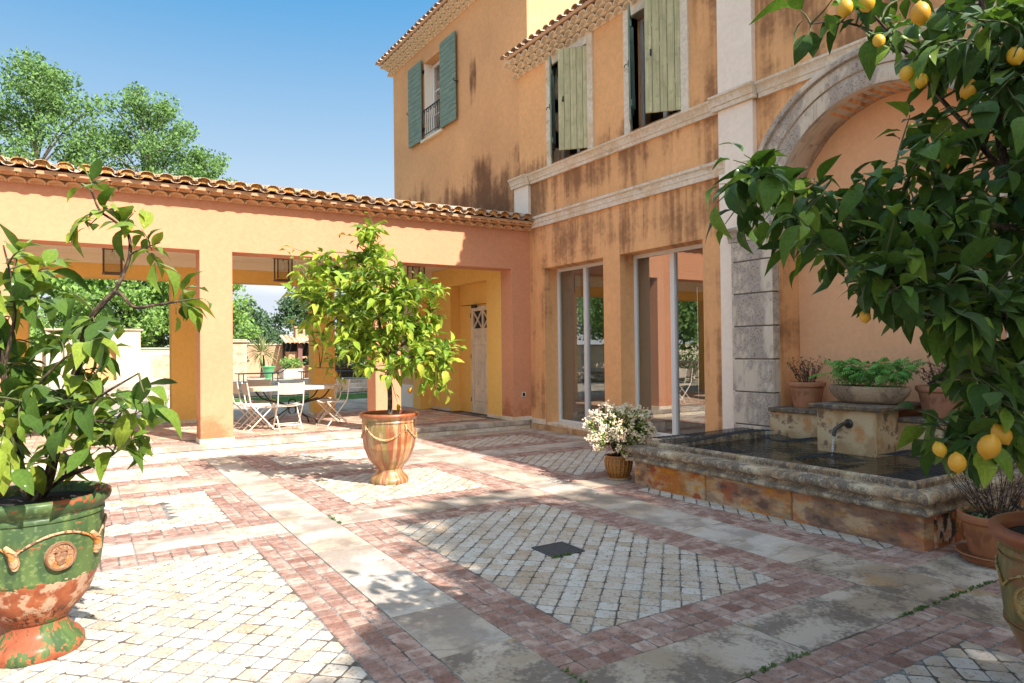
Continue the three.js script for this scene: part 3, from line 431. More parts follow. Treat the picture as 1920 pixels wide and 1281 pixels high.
{ // cream door in the recess
  const t = thing('panelled_door', 'cream panelled door with two crossed lights in the yellow recess', 'door', [-0.19, FL, -1.53]); const w = 0.52, h = 2.34; const B = (z0, y0, z1, y1, d, b = 0.004) => bx(-d, y0, z0, 0.0, y1, z1, b);
  part('leaf_panel', B(-w + 0.01, 0.01, w - 0.01, 1.82, 0.022), M.doorPaint, t);
  part('stile', [B(-w, 0.006, -w + 0.11, h, 0.045), B(w - 0.11, 0.006, w, h, 0.045)], M.doorPaint, t); part('muntin', [B(-0.04, 0.2, 0.04, 1.5, 0.044), B(-0.03, 1.86, 0.03, 2.24, 0.044)], M.doorPaint, t);
  part('rail', [B(-w + 0.11, 0.006, w - 0.11, 0.2, 0.0442), B(-w + 0.11, 1.5, w - 0.11, 1.58, 0.0442), B(-w + 0.11, 1.8, w - 0.11, 1.86, 0.0442), B(-w + 0.11, 2.24, w - 0.11, h, 0.0442)], M.doorPaint, t);
  for (const s of [-1, 1]) { const c = s * 0.22; part('dark_light', B(c - 0.19, 1.86, c + 0.19, 2.24, 0.012), M.dark, t); part('crossbar', [bar(V(-0.03, 1.87, c - 0.18), V(-0.03, 2.23, c + 0.18), 0.03), bar(V(-0.032, 2.23, c - 0.18), V(-0.032, 1.87, c + 0.18), 0.03)], M.doorPaint, t); part('panel', B(c - 0.14, 0.26, c + 0.14, 1.44, 0.034, 0.012), M.doorPaint, t); }
  for (let i = 0; i < 4; i++) part('carved_loop', new THREE.TorusGeometry(0.045, 0.01, 6, 14, Math.PI).rotateZ(-Math.PI / 2).rotateY(Math.PI / 2).translate(-0.024, 1.69, -0.27 + i * 0.18), M.doorPaint, t);
  part('handle', [lathe([[0, 0], [0.02, 0], [0.02, 0.01], [0.008, 0.012], [0.008, 0.05], [0, 0.05]], 12).rotateZ(Math.PI / 2).translate(-0.045, 1.0, w - 0.06), tube([V(-0.09, 1.0, w - 0.06), V(-0.095, 1.0, w - 0.12), V(-0.09, 0.99, w - 0.19)], 0.009), bx(-0.05, 0.86, w - 0.075, -0.044, 0.92, w - 0.045)], M.iron, t);
  part('closer', [bx(-0.1, h - 0.03, -0.4, -0.045, h + 0.03, -0.22), bar(V(-0.09, h + 0.03, -0.3), V(-0.16, h + 0.035, -0.75), 0.012), bar(V(-0.16, h + 0.036, -0.75), V(-0.05, h + 0.036, 0.5), 0.01)], M.iron, t);
  for (const y of [0.25, 1.2, 2.1]) part('hinge', bx(-0.055, y, -w - 0.006, -0.04, y + 0.1, -w + 0.012), M.iron, t);
}
{ const t = thing('wall_socket', 'small dark wall socket with a pale frame low on the corner pier', 'socket', [-0.18, 0.62, 0.002]); part('frame', [bx(-0.045, 0, 0, 0.045, 0.01, 0.012), bx(-0.045, 0.08, 0, 0.045, 0.09, 0.012), bx(-0.045, 0.01, 0, -0.034, 0.08, 0.0118), bx(0.034, 0.01, 0, 0.045, 0.08, 0.0118)], M.cream, t); part('plate', bx(-0.034, 0.01, 0, 0.034, 0.08, 0.007), M.dark, t); }

// ---------- main house ----------
const DO = [[0.5, 2.27], [2.7, 4.5]], WO = [[0.82, 1.93], [3.04, 4.15]], NZ = 7.07, NR = 1.30, NY = 3.14, ZE = 14.5, GY = 7.05;
const house = thing('main_house', 'two storey orange house with green shutters, french doors and stone cornices', 'building');
{
  const t = house; const O = [[-0.34, 0.0], [DO[0][0], 0], [DO[0][0], 3.1], [DO[0][1], 3.1], [DO[0][1], 0], [DO[1][0], 0], [DO[1][0], 3.1], [DO[1][1], 3.1], [DO[1][1], 0], [ZE, 0], [ZE, GY + 0.2], [-0.34, GY + 0.2]];
  const arch = [[NZ - NR, 0.3], [NZ + NR, 0.3], [NZ + NR, NY]]; for (let i = 1; i < 32; i++) { const a = Math.PI * i / 32; arch.push([NZ + NR * Math.cos(a), NY + NR * Math.sin(a)]); } arch.push([NZ - NR, NY]);
  const holes = [...WO.map(([a, b]) => rect(a, 5.06, b, 6.9)), arch];
  part('wall', M.facadeUV(wallX(O, holes, 0, 0.4, 0.004)), M.facade, t);
  part('niche_wall', uvm(bx(0.4, 0.2, NZ - 1.7, 0.46, 4.8, NZ + 1.7)), STD({ color: L3(0.84, 0.45, 0.235), map: stuccoTone, bumpMap: stuccoBump, bumpScale: 0.006, roughness: 0.95 }), t);
  // rooms behind the openings
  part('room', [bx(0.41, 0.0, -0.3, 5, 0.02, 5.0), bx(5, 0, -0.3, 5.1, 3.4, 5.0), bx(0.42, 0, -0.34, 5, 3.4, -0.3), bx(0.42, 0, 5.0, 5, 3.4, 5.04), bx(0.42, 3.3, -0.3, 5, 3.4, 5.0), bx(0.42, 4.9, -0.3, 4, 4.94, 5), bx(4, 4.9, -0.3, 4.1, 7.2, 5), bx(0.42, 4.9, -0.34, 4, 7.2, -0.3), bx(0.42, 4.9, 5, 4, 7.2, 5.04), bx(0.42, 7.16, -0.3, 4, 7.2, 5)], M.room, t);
  // french doors
  for (const [a, b] of DO) {
    const d = group('french_door', t), X = 0.3, w = 0.055, m = a + (b - a) * 0.5; const F = (z0, y0, z1, y1, e = 0) => bx(X - e, y0, z0, X + 0.06, y1, z1);
    part('frame', [F(a, 0.14, a + w, 3.1), F(b - w, 0.14, b, 3.1), F(a + w, 3.04, b - w, 3.1), F(a + w, 0.14, b - w, 0.19)], M.whiteFrame, d); part('mullion', F(m - 0.045, 0.19, m + 0.045, 3.04, 0.012), M.whiteFrame, d);
    part('pane', bx(X + 0.03, 0.19, a + w, X + 0.034, 3.04, m - 0.045, 0.001), M.glass, d); part('pane', bx(X + 0.03, 0.19, m + 0.045, X + 0.034, 3.04, b - w, 0.001), M.glass, d);
    part('curtain', bx(X + 0.14, 0.16, a - 0.05, X + 0.17, 3.2, a + 0.55), M.blind, d); part('threshold', bx(0.02, 0.06, a + 0.002, X, 0.142, b - 0.002), M.trim, d);
  }
  part('plinth', [bx(-0.016, 0.1, 0.02, 0.0, 0.2, DO[0][0]), bx(-0.016, 0.1, DO[0][1], 0, 0.2, DO[1][0]), bx(-0.016, 0.1, DO[1][1], 0, 0.2, 4.88)], M.trim, t);
  let z = 0.05; while (z < 5.3) { const l = Math.min(1.35, 5.36 - z), [u, v] = UVO(); part('step_slab', uvm(norm(bx(-0.06, -0.03, z, 0.02, 0.1, z + l - 0.004, 0.006)), u, v), M.slabOrange || (M.slabOrange = STD({ color: L3(0.74, 0.48, 0.27), map: slabTone, roughness: 0.85 })), t); z += l; }
  // cornices
  const P1 = [[-0.02, 3.92], [0.045, 3.92], [0.05, 3.99], [0.062, 4.0], [0.066, 4.07], [0.095, 4.085], [0.1, 4.115], [0.085, 4.13], [-0.02, 4.145]];
  const P2 = [[-0.02, 4.8], [0.045, 4.8], [0.05, 4.855], [0.065, 4.862], [0.07, 4.90], [0.1, 4.95], [0.12, 4.96], [0.125, 4.985], [0.11, 4.995], [-0.02, 5.01]];
  const lay = (name, Pf, a, b, shift = 0) => { let q = a; while (q < b - 0.05) { let e = Math.min(b, q + 1.5); if (b - e < 0.5) e = b; const g = runZ(Pf, -shift, q + 0.0015, e - 0.0015); const [u, v] = UVO(); part(name, uvm(g, u, v), M.trim, t); q = e; } };
  lay('lower_cornice', P1, 0.10, 4.90); lay('upper_cornice', P2, 0.10, 4.86); lay('upper_cornice', P2, 5.53, ZE); lay('upper_cornice', P2, -0.5, 0.10, 0.07); lay('upper_cornice', P2, 4.82, 5.53, 0.085); lay('lower_cornice', P1, 4.86, 5.0, 0.04);
  // flat stone pilasters
  part('corner_pilaster', bx(-0.075, 4.0, -0.44, 0.0, 4.8, 0.07, 0.006), M.trimPlain, t);
  part('pilaster', [bx(-0.085, 0.0, 4.89, 0.001, 4.8, 5.47, 0.006), bx(-0.085, 4.995, 4.89, 0.001, GY + 0.1, 5.47, 0.006)], M.trimPlain, t);
  // windows with surrounds and half open shutters
  for (const [a, b] of WO) {
    part('window_surround', [bx(-0.035, 5.008, a - 0.15, 0.16, 7.05, a, 0.006), bx(-0.035, 5.008, b, 0.16, 7.05, b + 0.15, 0.006), bx(-0.0345, 6.9, a, 0.16, 7.05, b, 0.004)], M.trim, t);
    const wd = group('window', t); part('frame', [bx(0.2, 5.06, a, 0.26, 6.9, a + 0.06), bx(0.2, 5.06, b - 0.06, 0.26, 6.9, b), bx(0.2, 6.84, a + 0.06, 0.26, 6.9, b - 0.06), bx(0.2, 5.06, a + 0.06, 0.26, 5.12, b - 0.06), bx(0.19, 5.12, (a + b) / 2 - 0.04, 0.25, 6.84, (a + b) / 2 + 0.04)], M.whiteFrame, wd); for (const [p, q] of [[a + 0.06, (a + b) / 2 - 0.04], [(a + b) / 2 + 0.04, b - 0.06]]) part('pane', bx(0.22, 5.12, p, 0.224, 6.84, q, 0.001), M.winGlass, wd);
    const shutter = (hz, dir, open, mat) => { // hinged at hz, closed leaf runs towards dir
      const sh = group('shutter', t); sh.position.set(0.02, 5.07, hz); sh.rotation.y = dir > 0 ? -open : open; const w = Math.abs(b - a) / 2 - 0.006, n = 5, pw = w / n, s = dir;
      for (let i = 0; i < n; i++) { const z0 = s * i * pw, z1 = s * (i + 1) * pw, [u, v] = UVO(); part('plank', uvm(norm(bx(-0.03, 0, Math.min(z0, z1) + 0.0025, 0, 1.8, Math.max(z0, z1) - 0.0025, 0.005)), u, v), mat, sh); }
      for (const y of [0.22, 1.45]) part('batten', uvm(norm(bx(0.0, y, Math.min(0, s * w) + 0.02, 0.022, y + 0.1, Math.max(0, s * w) - 0.02, 0.004))), mat, sh); part('brace', bar(V(0.011, 0.32, s * 0.06), V(0.011, 1.45, s * (w - 0.06)), 0.08, 0.02), mat, sh);
      for (const y of [0.26, 1.5]) part('hinge', bx(-0.04, y, Math.min(-s * 0.02, s * 0.03), -0.0295, y + 0.09, Math.max(-s * 0.02, s * 0.03)), mat, sh);
      part('latch', [bx(-0.045, 0.85, s * (w - 0.09) - 0.012, -0.03, 0.95, s * (w - 0.09) + 0.012), tube([V(-0.05, 0.9, s * (w - 0.09)), V(-0.09, 0.88, s * (w - 0.09)), V(-0.1, 0.84, s * (w - 0.09))], 0.008)], M.iron, sh);
      return sh;
    };
    shutter(a + 0.004, 1, a < 2 ? 0.66 : 0.78, M.shutterGreen); shutter(b - 0.004, -1, 0.74, M.shutterPale);
  }
  // eave
  genoise(t, V(0, GY, -0.3), V(0, 0, 1), V(-1, 0, 0), 14.4, 3, 0.225, 0.09, 0.105, M.genoisePale, 200);
  const ey = GY + 0.285, up = V(0.96, 0.28, 0).normalize(); tiles(t, V(-0.37, ey, -0.36), V(0, 0, 1), up, 0.22, 66, 3, 290);
  part('roof_deck', uvm(new THREE.BoxGeometry(7, 0.05, 14.6).rotateZ(Math.atan2(0.28, 0.96)).translate(3.0, ey + 0.98, 7.1)), M.clayUnder, t);
  // round-headed niche: piers of rusticated blocks, imposts, archivolt
  for (const s of [-1, 1]) {
    const e = NZ + s * NR, o = NZ + s * 1.95; const z0 = Math.min(e, o), z1 = Math.max(e, o);
    for (let k = 0; k < 7; k++) { const y0 = k === 0 ? 0.0 : 0.10 + 0.43 * k, y1 = k === 6 ? 2.95 : 0.10 + 0.43 * (k + 1); const [u, v] = UVO(); const g = s < 0 ? bx(-0.13, y0 + 0.008, z0, 0.4, y1 - 0.008, z1 - 0.001, 0.006) : bx(-0.13, y0 + 0.008, z0 + 0.001, 0.4, y1 - 0.008, z1, 0.006); part('pier_block', uvm(norm(g), u, v), M.pier, t); }
    part('pier_joint', bx(-0.112, 0, z0 + 0.02, 0.39, 2.95, z1 - 0.02), M.grout, t);
    const Pi = [[-0.45, 2.95], [0.01, 2.95], [0.015, 3.0], [0.03, 3.01], [0.035, 3.06], [0.06, 3.09], [0.075, 3.1], [0.078, 3.13], [0.06, 3.14], [-0.45, 3.145]]; const g = runZ(Pi, -0.125, z0 - 0.04, z1 + 0.03); part('impost', g, M.pier, t);
  }
  const ring = (r0, r1, d0, d1, b) => { const S = new THREE.Shape(); S.absarc(0, 0, r1, 0, Math.PI, false); S.absarc(0, 0, r0, Math.PI, 0, true); const g = new THREE.ExtrudeGeometry(S, { depth: d1 - d0 - 2 * b, bevelEnabled: true, bevelSize: b, bevelThickness: b, bevelOffset: -b, bevelSegments: 2, curveSegments: 48 }); g.translate(0, 0, d0 + b); g.applyMatrix4(new THREE.Matrix4().makeBasis(V(0, 0, -1), V(0, 1, 0), V(1, 0, 0))); g.translate(0, NY + 0.004, NZ); return uvm(toCreasedNormals(norm(g), 0.5)); };
  part('arch_moulding', ring(NR - 0.005, NR + 0.2, -0.1, 0.4, 0.012), M.pier, t); part('arch_moulding', ring(NR + 0.2, NR + 0.36, -0.125, 0.05, 0.012), M.pier, t); part('arch_moulding', ring(NR + 0.36, NR + 0.44, -0.175, 0.05, 0.025), M.pier, t);
}
// ---------- tall block behind ----------
{
  const t = thing('tall_house_block', 'taller orange block with one green shuttered window under its own eave', 'building'); const GT = 9.43, Z0 = -7.0, Z1 = -0.03;
  part('wall', M.tallUV(wallX([[Z0, 3.0], [Z1, 3.0], [Z1, GT + 0.2], [Z0, GT + 0.2]], [rect(-4.9, 7.0, -3.85, 9.0)], 0.02, 0.35)), M.tall, t);
  part('side_wall', bx(0.372, 3, Z1 - 0.3, 8, GT + 0.2, Z1), stucco(L3(0.74, 0.345, 0.18)), t); part('back_wall', bx(0.372, 3, Z0, 8, GT + 0.2, Z0 + 0.3), M.tall, t);  // side_wall: same paint as the shaded wall, colour lowered for its sunlit face
  part('lower_wall', bx(0.03, 0, -9, 0.3, 3.0, ZB - 0.42), M.upper, t); part('base_band', bx(0.0, 0, -9, 0.03, 0.62, ZB - 0.425), M.trimPlain, t);
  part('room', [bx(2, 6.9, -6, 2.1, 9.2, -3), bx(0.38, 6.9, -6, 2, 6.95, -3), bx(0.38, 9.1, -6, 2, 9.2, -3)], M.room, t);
  genoise(t, V(0.02, GT, Z0 - 0.1), V(0, 0, 1), V(-1, 0, 0), Z1 - Z0 + 0.1, 3, 0.225, 0.09, 0.105, M.genoisePale, 100);
  const ey = GT + 0.285, up = V(0.96, 0.28, 0).normalize(); tiles(t, V(-0.35, ey, Z0 - 0.3), V(0, 0, 1), up, 0.23, 32, 3, 100);
  part('roof_deck', uvm(new THREE.BoxGeometry(8, 0.05, 7.3).rotateZ(Math.atan2(0.28, 0.96)).translate(3.5, ey + 1.12, -3.6)), M.clayUnder, t);
  const wd = group('window', t), X = 0.24; part('jamb', bx(0.021, 7.0, -4.9, 0.37, 9.0, -4.888), M.cream, wd); part('jamb', bx(0.0215, 7.0, -3.862, 0.37, 9.0, -3.85), M.cream, wd); part('frame', [bx(X, 7.0, -4.88, X + 0.06, 8.98, -4.81), bx(X, 7.0, -3.94, X + 0.06, 8.98, -3.87), bx(X, 8.9, -4.81, X + 0.06, 8.98, -3.94), bx(X, 7.0, -4.81, X + 0.06, 7.1, -3.94), bx(X - 0.01, 7.1, -4.42, X + 0.05, 8.9, -4.33)], M.whiteFrame, wd);
  for (const y of [7.65, 8.25]) part('glazing_bar', bx(X + 0.01, y, -4.81, X + 0.045, y + 0.03, -3.94), M.whiteFrame, wd); for (const [a, b] of [[-4.81, -4.42], [-4.33, -3.94]]) part('pane', bx(X + 0.025, 7.1, a, X + 0.029, 8.9, b, 0.001), M.winGlass, wd);
  part('sill', bx(-0.07, 6.93, -5.0, 0.2, 7.0, -3.78, 0.008), M.trim, t);
  const bal = group('balcony_rail', t); part('rail', [bar(V(-0.06, 7.72, -4.9), V(-0.06, 7.72, -3.85), 0.025), bar(V(-0.06, 7.08, -4.9), V(-0.06, 7.08, -3.85), 0.018)], M.iron, bal); for (let i = 0; i <= 8; i++) { const z = -4.88 + i * 0.126; part('baluster', tube(curve([V(-0.06, 7.08, z), V(-0.075, 7.3, z), V(-0.05, 7.5, z), V(-0.06, 7.72, z)], 8), 0.007), M.iron, bal); } for (let i = 0; i < 5; i++) part('scroll', new THREE.TorusGeometry(0.045, 0.007, 6, 16).rotateY(Math.PI / 2).translate(-0.06, 7.67, -4.75 + i * 0.19), M.iron, bal);
  for (const [z0, z1] of [[-5.76, -4.93], [-3.82, -3.0]]) { const sh = group('shutter', t); const n = 17, h = 2.1; for (let i = 0; i < n; i++) { const [u, v] = UVO(); part('plank', uvm(norm(bx(-0.075, 6.99 + i * h / n + 0.003, z0 + 0.0, -0.045, 6.99 + (i + 1) * h / n - 0.001, z1, 0.006)), u, v, true), M.shutterGreen, sh); } part('stile', [bx(-0.045, 6.99, z0 + 0.03, -0.02, 9.09, z0 + 0.11), bx(-0.045, 6.99, z1 - 0.11, -0.02, 9.09, z1 - 0.03)], M.shutterGreen, sh); const hz = z0 < -4.5 ? z1 : z0; for (const y of [7.25, 8.75]) part('hinge', bx(-0.05, y, hz - 0.02, 0.02, y + 0.08, hz + 0.03), M.iron, sh); part('catch', tube([V(0.02, 7.9, z1 < -4.5 ? z0 : z1), V(-0.1, 7.9, z1 < -4.5 ? z0 : z1), V(-0.11, 7.96, z1 < -4.5 ? z0 : z1)], 0.012), M.iron, sh); }
}

// ---------- fountain ----------
const BX = -2.21, BZ0 = 5.47, BZ1 = 8.67;
{
  const t = thing('wall_fountain', 'low stone fountain basin stained orange and black with a spout in the niche', 'fountain');
  const stain = (seed, warm) => texture(1024, 256, (u, v) => {
    const n = fbm(u, v, 5, 2, seed, 6), f = fbm(u, v, 120, 40, seed + 1, 3), o = fbm(u, v, 3, 2, seed + 2, 5), g = fbm(u, v, 6, 3, seed + 3, 7);
    let c = mix3([222, 190, 150], [214, 132, 60], sst(0.4, 0.6, o) * warm); c = mix3(c, [188, 78, 44], sst(0.52, 0.66, n) * warm * 0.8); c = mix3(c, [238, 160, 44], sst(0.6, 0.72, fbm(u, v, 9, 5, seed + 7, 5)) * warm * 0.8);
    c = mix3(c, [138, 104, 92], sst(0.46, 0.6, g + 0.12 * (f - 0.5)) * (0.95 - 0.7 * warm)); c = mix3(c, [104, 82, 72], sst(0.64, 0.74, g + 0.24 * (f - 0.5)) * 0.65);
    return c.map((x) => x * (0.92 + 0.2 * (f - 0.5)));
  });
  const stone = (tex) => STD({ color: L3(0.92, 0.88, 0.84), map: tex, bumpMap: fineBump, bumpScale: 0.004, roughness: 0.9 });
  const fit = (g, z0, z1) => { const p = g.attributes.position, uv = g.attributes.uv; for (let i = 0; i < p.count; i++) uv.setXY(i, (p.getZ(i) - z0) / (z1 - z0) + p.getX(i) * 0.4, clamp(p.getY(i) / 0.28, 0.01, 0.99) ); return g; };
  const sm = [stone(stain(231, 1.0)), stone(stain(241, 0.75)), stone(stain(251, 0.45))]; const cuts = [BZ0, 6.53, 7.53, BZ1];
  for (let i = 0; i < 3; i++) part('basin_stone', fit(bx(BX, -0.02, cuts[i] + (i ? 0.004 : 0), BX + 0.16, 0.268, cuts[i + 1] - 0.004, 0.01), cuts[i], cuts[i + 1]), sm[i], t);
  const streak = texture(512, 256, (u, v) => { const r = fbm(u, v, 34, 3, 261, 4), f = fbm(u, v, 60, 30, 262, 3), o = fbm(u, v, 12, 2, 263, 4); let c = mix3([216, 200, 180], [66, 58, 52], sst(0.45, 0.6, r + 0.12 * (f - 0.5))); c = mix3(c, [210, 130, 60], sst(0.55, 0.68, o) * 0.7); return mix3(c, [206, 120, 90], sst(0.58, 0.7, fbm(u, v, 8, 3, 266, 4)) * 0.6); });
  const sideM = stone(streak); const fitX = (g) => { const p = g.attributes.position, uv = g.attributes.uv; for (let i = 0; i < p.count; i++) uv.setXY(i, p.getX(i) / 2.2 + p.getZ(i) * 0.3, clamp(p.getY(i) / 0.28, 0.01, 0.99)); return g; };
  for (const [z0, z1] of [[BZ0, BZ0 + 0.16], [BZ1 - 0.16, BZ1]]) for (const [a, b] of [[BX + 0.164, -1.2], [-1.192, -0.1]]) part('basin_stone', fitX(bx(a, -0.02, z0 + 0.001, b, 0.2675, z1 - 0.001, 0.01)), sideM, t);
  const rimTone = texture(1024, 512, (u, v) => { const n = fbm(u, v, 16, 8, 271, 6), f = fbm(u, v, 110, 60, 272, 4), w = fbm(u, v, 8, 20, 273, 4); let c = mix3([206, 186, 156], [176, 148, 114], sst(0.4, 0.62, w)); c = mix3(c, [92, 84, 80], sst(0.36, 0.64, n * 0.5 + f * 0.5) * 0.85); return mix3(c, [196, 182, 162], sst(0.62, 0.72, f) * 0.35); }, true, 1 / 1.1);
  const rimM = STD({ color: L3(0.92, 0.9, 0.86), map: rimTone, bumpMap: rimTone, bumpScale: 0.003, roughness: 0.92 });
  // sweep a profile [out, y] round the three free sides
  const sweep = (Pf, x, z0, z1, xb) => { const P = [], UU = []; let arcL = 0; const ringAt = (o, y) => [[xb, y, z0 - o], [x - o, y, z0 - o], [x - o, y, z1 + o], [xb, y, z1 + o]]; const R = Pf.map(([o, y]) => ringAt(o, y)); const N = 14;
    const vs = Pf.map((p, i) => arcL += i ? Math.hypot(p[0] - Pf[i - 1][0], p[1] - Pf[i - 1][1]) : 0), off = [0, 3, 7];
    for (let s = 0; s < 3; s++) for (let i = 0; i < R.length - 1; i++) { const a = R[i][s], b = R[i][s + 1], c = R[i + 1][s + 1], d = R[i + 1][s]; for (let k = 0; k < N; k++) { const L = (p, q, u) => p.map((v, j) => lerp(v, q[j], u)); const u0 = k / N, u1 = (k + 1) / N; const A = L(a, b, u0), B = L(a, b, u1), C = L(d, c, u1), D = L(d, c, u0); P.push(...A, ...C, ...B, ...A, ...D, ...C); const LL = Math.hypot(b[0] - a[0], b[2] - a[2]), x0 = off[s] + u0 * LL, x1 = off[s] + u1 * LL; UU.push(x0, vs[i], x1, vs[i + 1], x1, vs[i], x0, vs[i], x0, vs[i + 1], x1, vs[i + 1]); } }
    const g = new THREE.BufferGeometry(); g.setAttribute('position', new THREE.Float32BufferAttribute(P, 3)); g.setAttribute('uv', new THREE.Float32BufferAttribute(UU, 2)); g.computeVertexNormals(); const p = g.attributes.position, q = g.attributes.position.clone(); for (let i = 0; i < p.count; i++) { const n = 0.0015 * (hash(Math.round(q.getX(i) * 50), Math.round(q.getY(i) * 400), Math.round(q.getZ(i) * 50)) - 0.5); p.setXYZ(i, q.getX(i) + n, q.getY(i) + n, q.getZ(i) + n); }
    return toCreasedNormals(norm(g), 0.9); };
  const arc = (cx, cy, r, a0, a1, n) => Array.from({ length: n + 1 }, (_, i) => { const a = lerp(a0, a1, i / n); return [cx + r * Math.cos(a), cy + r * Math.sin(a)]; });
  part('rim', sweep([[-0.12, 0.262], [0.03, 0.265], ...arc(0.035, 0.29, 0.025, -1.5, 1.2, 5), [0.03, 0.322], [0.022, 0.335], [0.022, 0.352], ...arc(0.035, 0.398, 0.042, -1.4, 1.57, 7), [-0.12, 0.436]], BX, BZ0, BZ1, -0.05), rimM, t);
  part('curb', sweep([[-0.1, 0.43], [-0.1, 0.462], ...arc(-0.128, 0.466, 0.03, 0, Math.PI, 8), [-0.158, 0.3], [-0.158, 0.05]], BX, BZ0, BZ1, -0.05), rimM, t);
  part('basin_floor', bx(BX + 0.1, 0.02, BZ0 + 0.1, 0.38, 0.05, BZ1 - 0.1), M.dark, t);
  const wb = texture(512, 512, (u, v) => gray(255 * fbm(u, v, 26, 26, 281, 3)), false, 1 / 1.5);
  const water = PHY({ color: L3(0.012, 0.014, 0.011), roughness: 0.06, ior: 1.33, bumpMap: wb, bumpScale: 0.004, clearcoat: 0.0 });
  part('water', uvm(new THREE.PlaneGeometry(2.05, 2.9, 1, 1).rotateX(-Math.PI / 2).translate(BX + 0.158 + 1.02, 0.395, NZ)), water, t);
  // stone bench and pedestal inside the niche
  const capM = STD({ color: L3(0.5, 0.47, 0.45), map: rimTone, bumpMap: rimTone, bumpScale: 0.006, roughness: 0.92 });
  const creamStain = texture(512, 512, (u, v) => { const n = fbm(u, v, 8, 8, 291, 6), f = fbm(u, v, 70, 70, 292, 3); let c = mix3([222, 196, 158], [196, 160, 118], sst(0.4, 0.65, fbm(u, v, 4, 4, 293, 5))); c = mix3(c, [104, 82, 68], sst(0.62, 0.72, n + 0.1 * (f - 0.5)) * 0.6); return mix3(c, [212, 132, 70], sst(0.62, 0.76, fbm(u, v, 3, 3, 295, 5)) * 0.6); }, true, 1 / 0.9);
  const creamM = STD({ color: L3(0.9, 0.85, 0.78), map: creamStain, bumpMap: fineBump, bumpScale: 0.003, roughness: 0.9 });
  part('bench', bx(-0.22, 0.05, NZ - NR + 0.001, 0.399, 0.74, NZ + NR - 0.001, 0.006), creamM, t); part('bench_top', bx(-0.26, 0.742, NZ - NR + 0.002, 0.4, 0.79, 6.66, 0.008), capM, t); part('bench_top', bx(-0.26, 0.742, 7.4, 0.4, 0.79, NZ + NR - 0.002, 0.008), capM, t);
  part('pedestal', [bx(-0.62, 0.05, 6.7, -0.2, 0.862, 7.38, 0.008)], creamM, t); part('pedestal_top', bx(-0.68, 0.864, 6.63, 0.38, 0.915, 7.45, 0.01), capM, t);
  const sp = [V(-0.62, 0.72, 7.08), V(-0.7, 0.722, 7.075), V(-0.77, 0.7, 7.065), V(-0.82, 0.665, 7.05), V(-0.835, 0.6, 7.045)]; part('spout', [tube(curve(sp, 14), 0.022, 0.02, 10), lathe([[0, 0], [0.05, 0], [0.05, 0.012], [0.035, 0.03], [0, 0.03]], 18).rotateZ(Math.PI / 2).translate(-0.62, 0.72, 7.08)], STD({ color: L3(0.08, 0.075, 0.07), metalness: 0.6, roughness: 0.5 }), t);
  const jet = curve([V(-0.835, 0.602, 7.045), V(-0.84, 0.55, 7.043), V(-0.85, 0.47, 7.04), V(-0.862, 0.395, 7.037)], 12); part('water_jet', tube(jet, (s) => 0.013 + 0.004 * Math.sin(s * 21) * s, 0, 8), PHY({ color: L3(0.95, 0.97, 0.97), transmission: 0.75, thickness: 0.02, ior: 1.33, roughness: 0.15 }), t);
  const rip = []; for (let i = 0; i < 3; i++) rip.push(new THREE.TorusGeometry(0.05 + i * 0.06, 0.004, 5, 40).rotateX(Math.PI / 2).scale(1, 0.6, 1).translate(-0.862, 0.395, 7.037)); part('ripple', rip, water, t);
  // wire netting laid round the edge of the water
  const net = (x0, z0, x1, z1, y, bow, c = 0.075) => { const g = []; const W1 = x1 - x0, D1 = z1 - z0; const yy = (x, z) => y + bow * Math.sin((x * 3 + z * 5)) * 0.5 + bow * (0.5 + 0.5 * Math.sin(z * 11 + x * 2)); for (let s = -Math.ceil(D1 / c); s < Math.ceil(W1 / c); s++) for (const d of [1, -1]) { const pts = []; for (let k = 0; k <= Math.ceil(D1 / c); k++) { const z = z0 + k * c, x = d > 0 ? x0 + (s + k) * c : x0 + W1 - (s + k) * c; if (x >= x0 && x <= x1 && z <= z1) pts.push(V(x, yy(x, z), z)); } if (pts.length > 1) g.push(tube(pts, 0.003, 0.003, 4, false)); } return g; };
  const wm = STD({ color: L3(0.05, 0.05, 0.05), metalness: 0.5, roughness: 0.7 }); part('wire_netting', net(BX + 0.2, BZ0 + 0.02, -0.3, BZ0 + 0.5, 0.5, 0.025), wm, t, 'stuff'); part('wire_netting', net(-0.75, BZ0 + 0.5, -0.3, 6.65, 0.46, 0.03), wm, t, 'stuff'); part('wire_netting', net(-0.8, 7.5, -0.3, BZ1 - 0.1, 0.46, 0.03), wm, t, 'stuff'); part('wire_netting', net(-1.95, BZ1 - 0.55, -0.8, BZ1 - 0.12, 0.46, 0.02), wm, t, 'stuff'); part('wire_netting', net(-1.9, 5.95, -1.5, 6.6, 0.42, 0.03), wm, t, 'stuff'); part('wire_netting', net(-1.35, 6.9, -0.95, 7.5, 0.41, 0.03), wm, t, 'stuff');
}

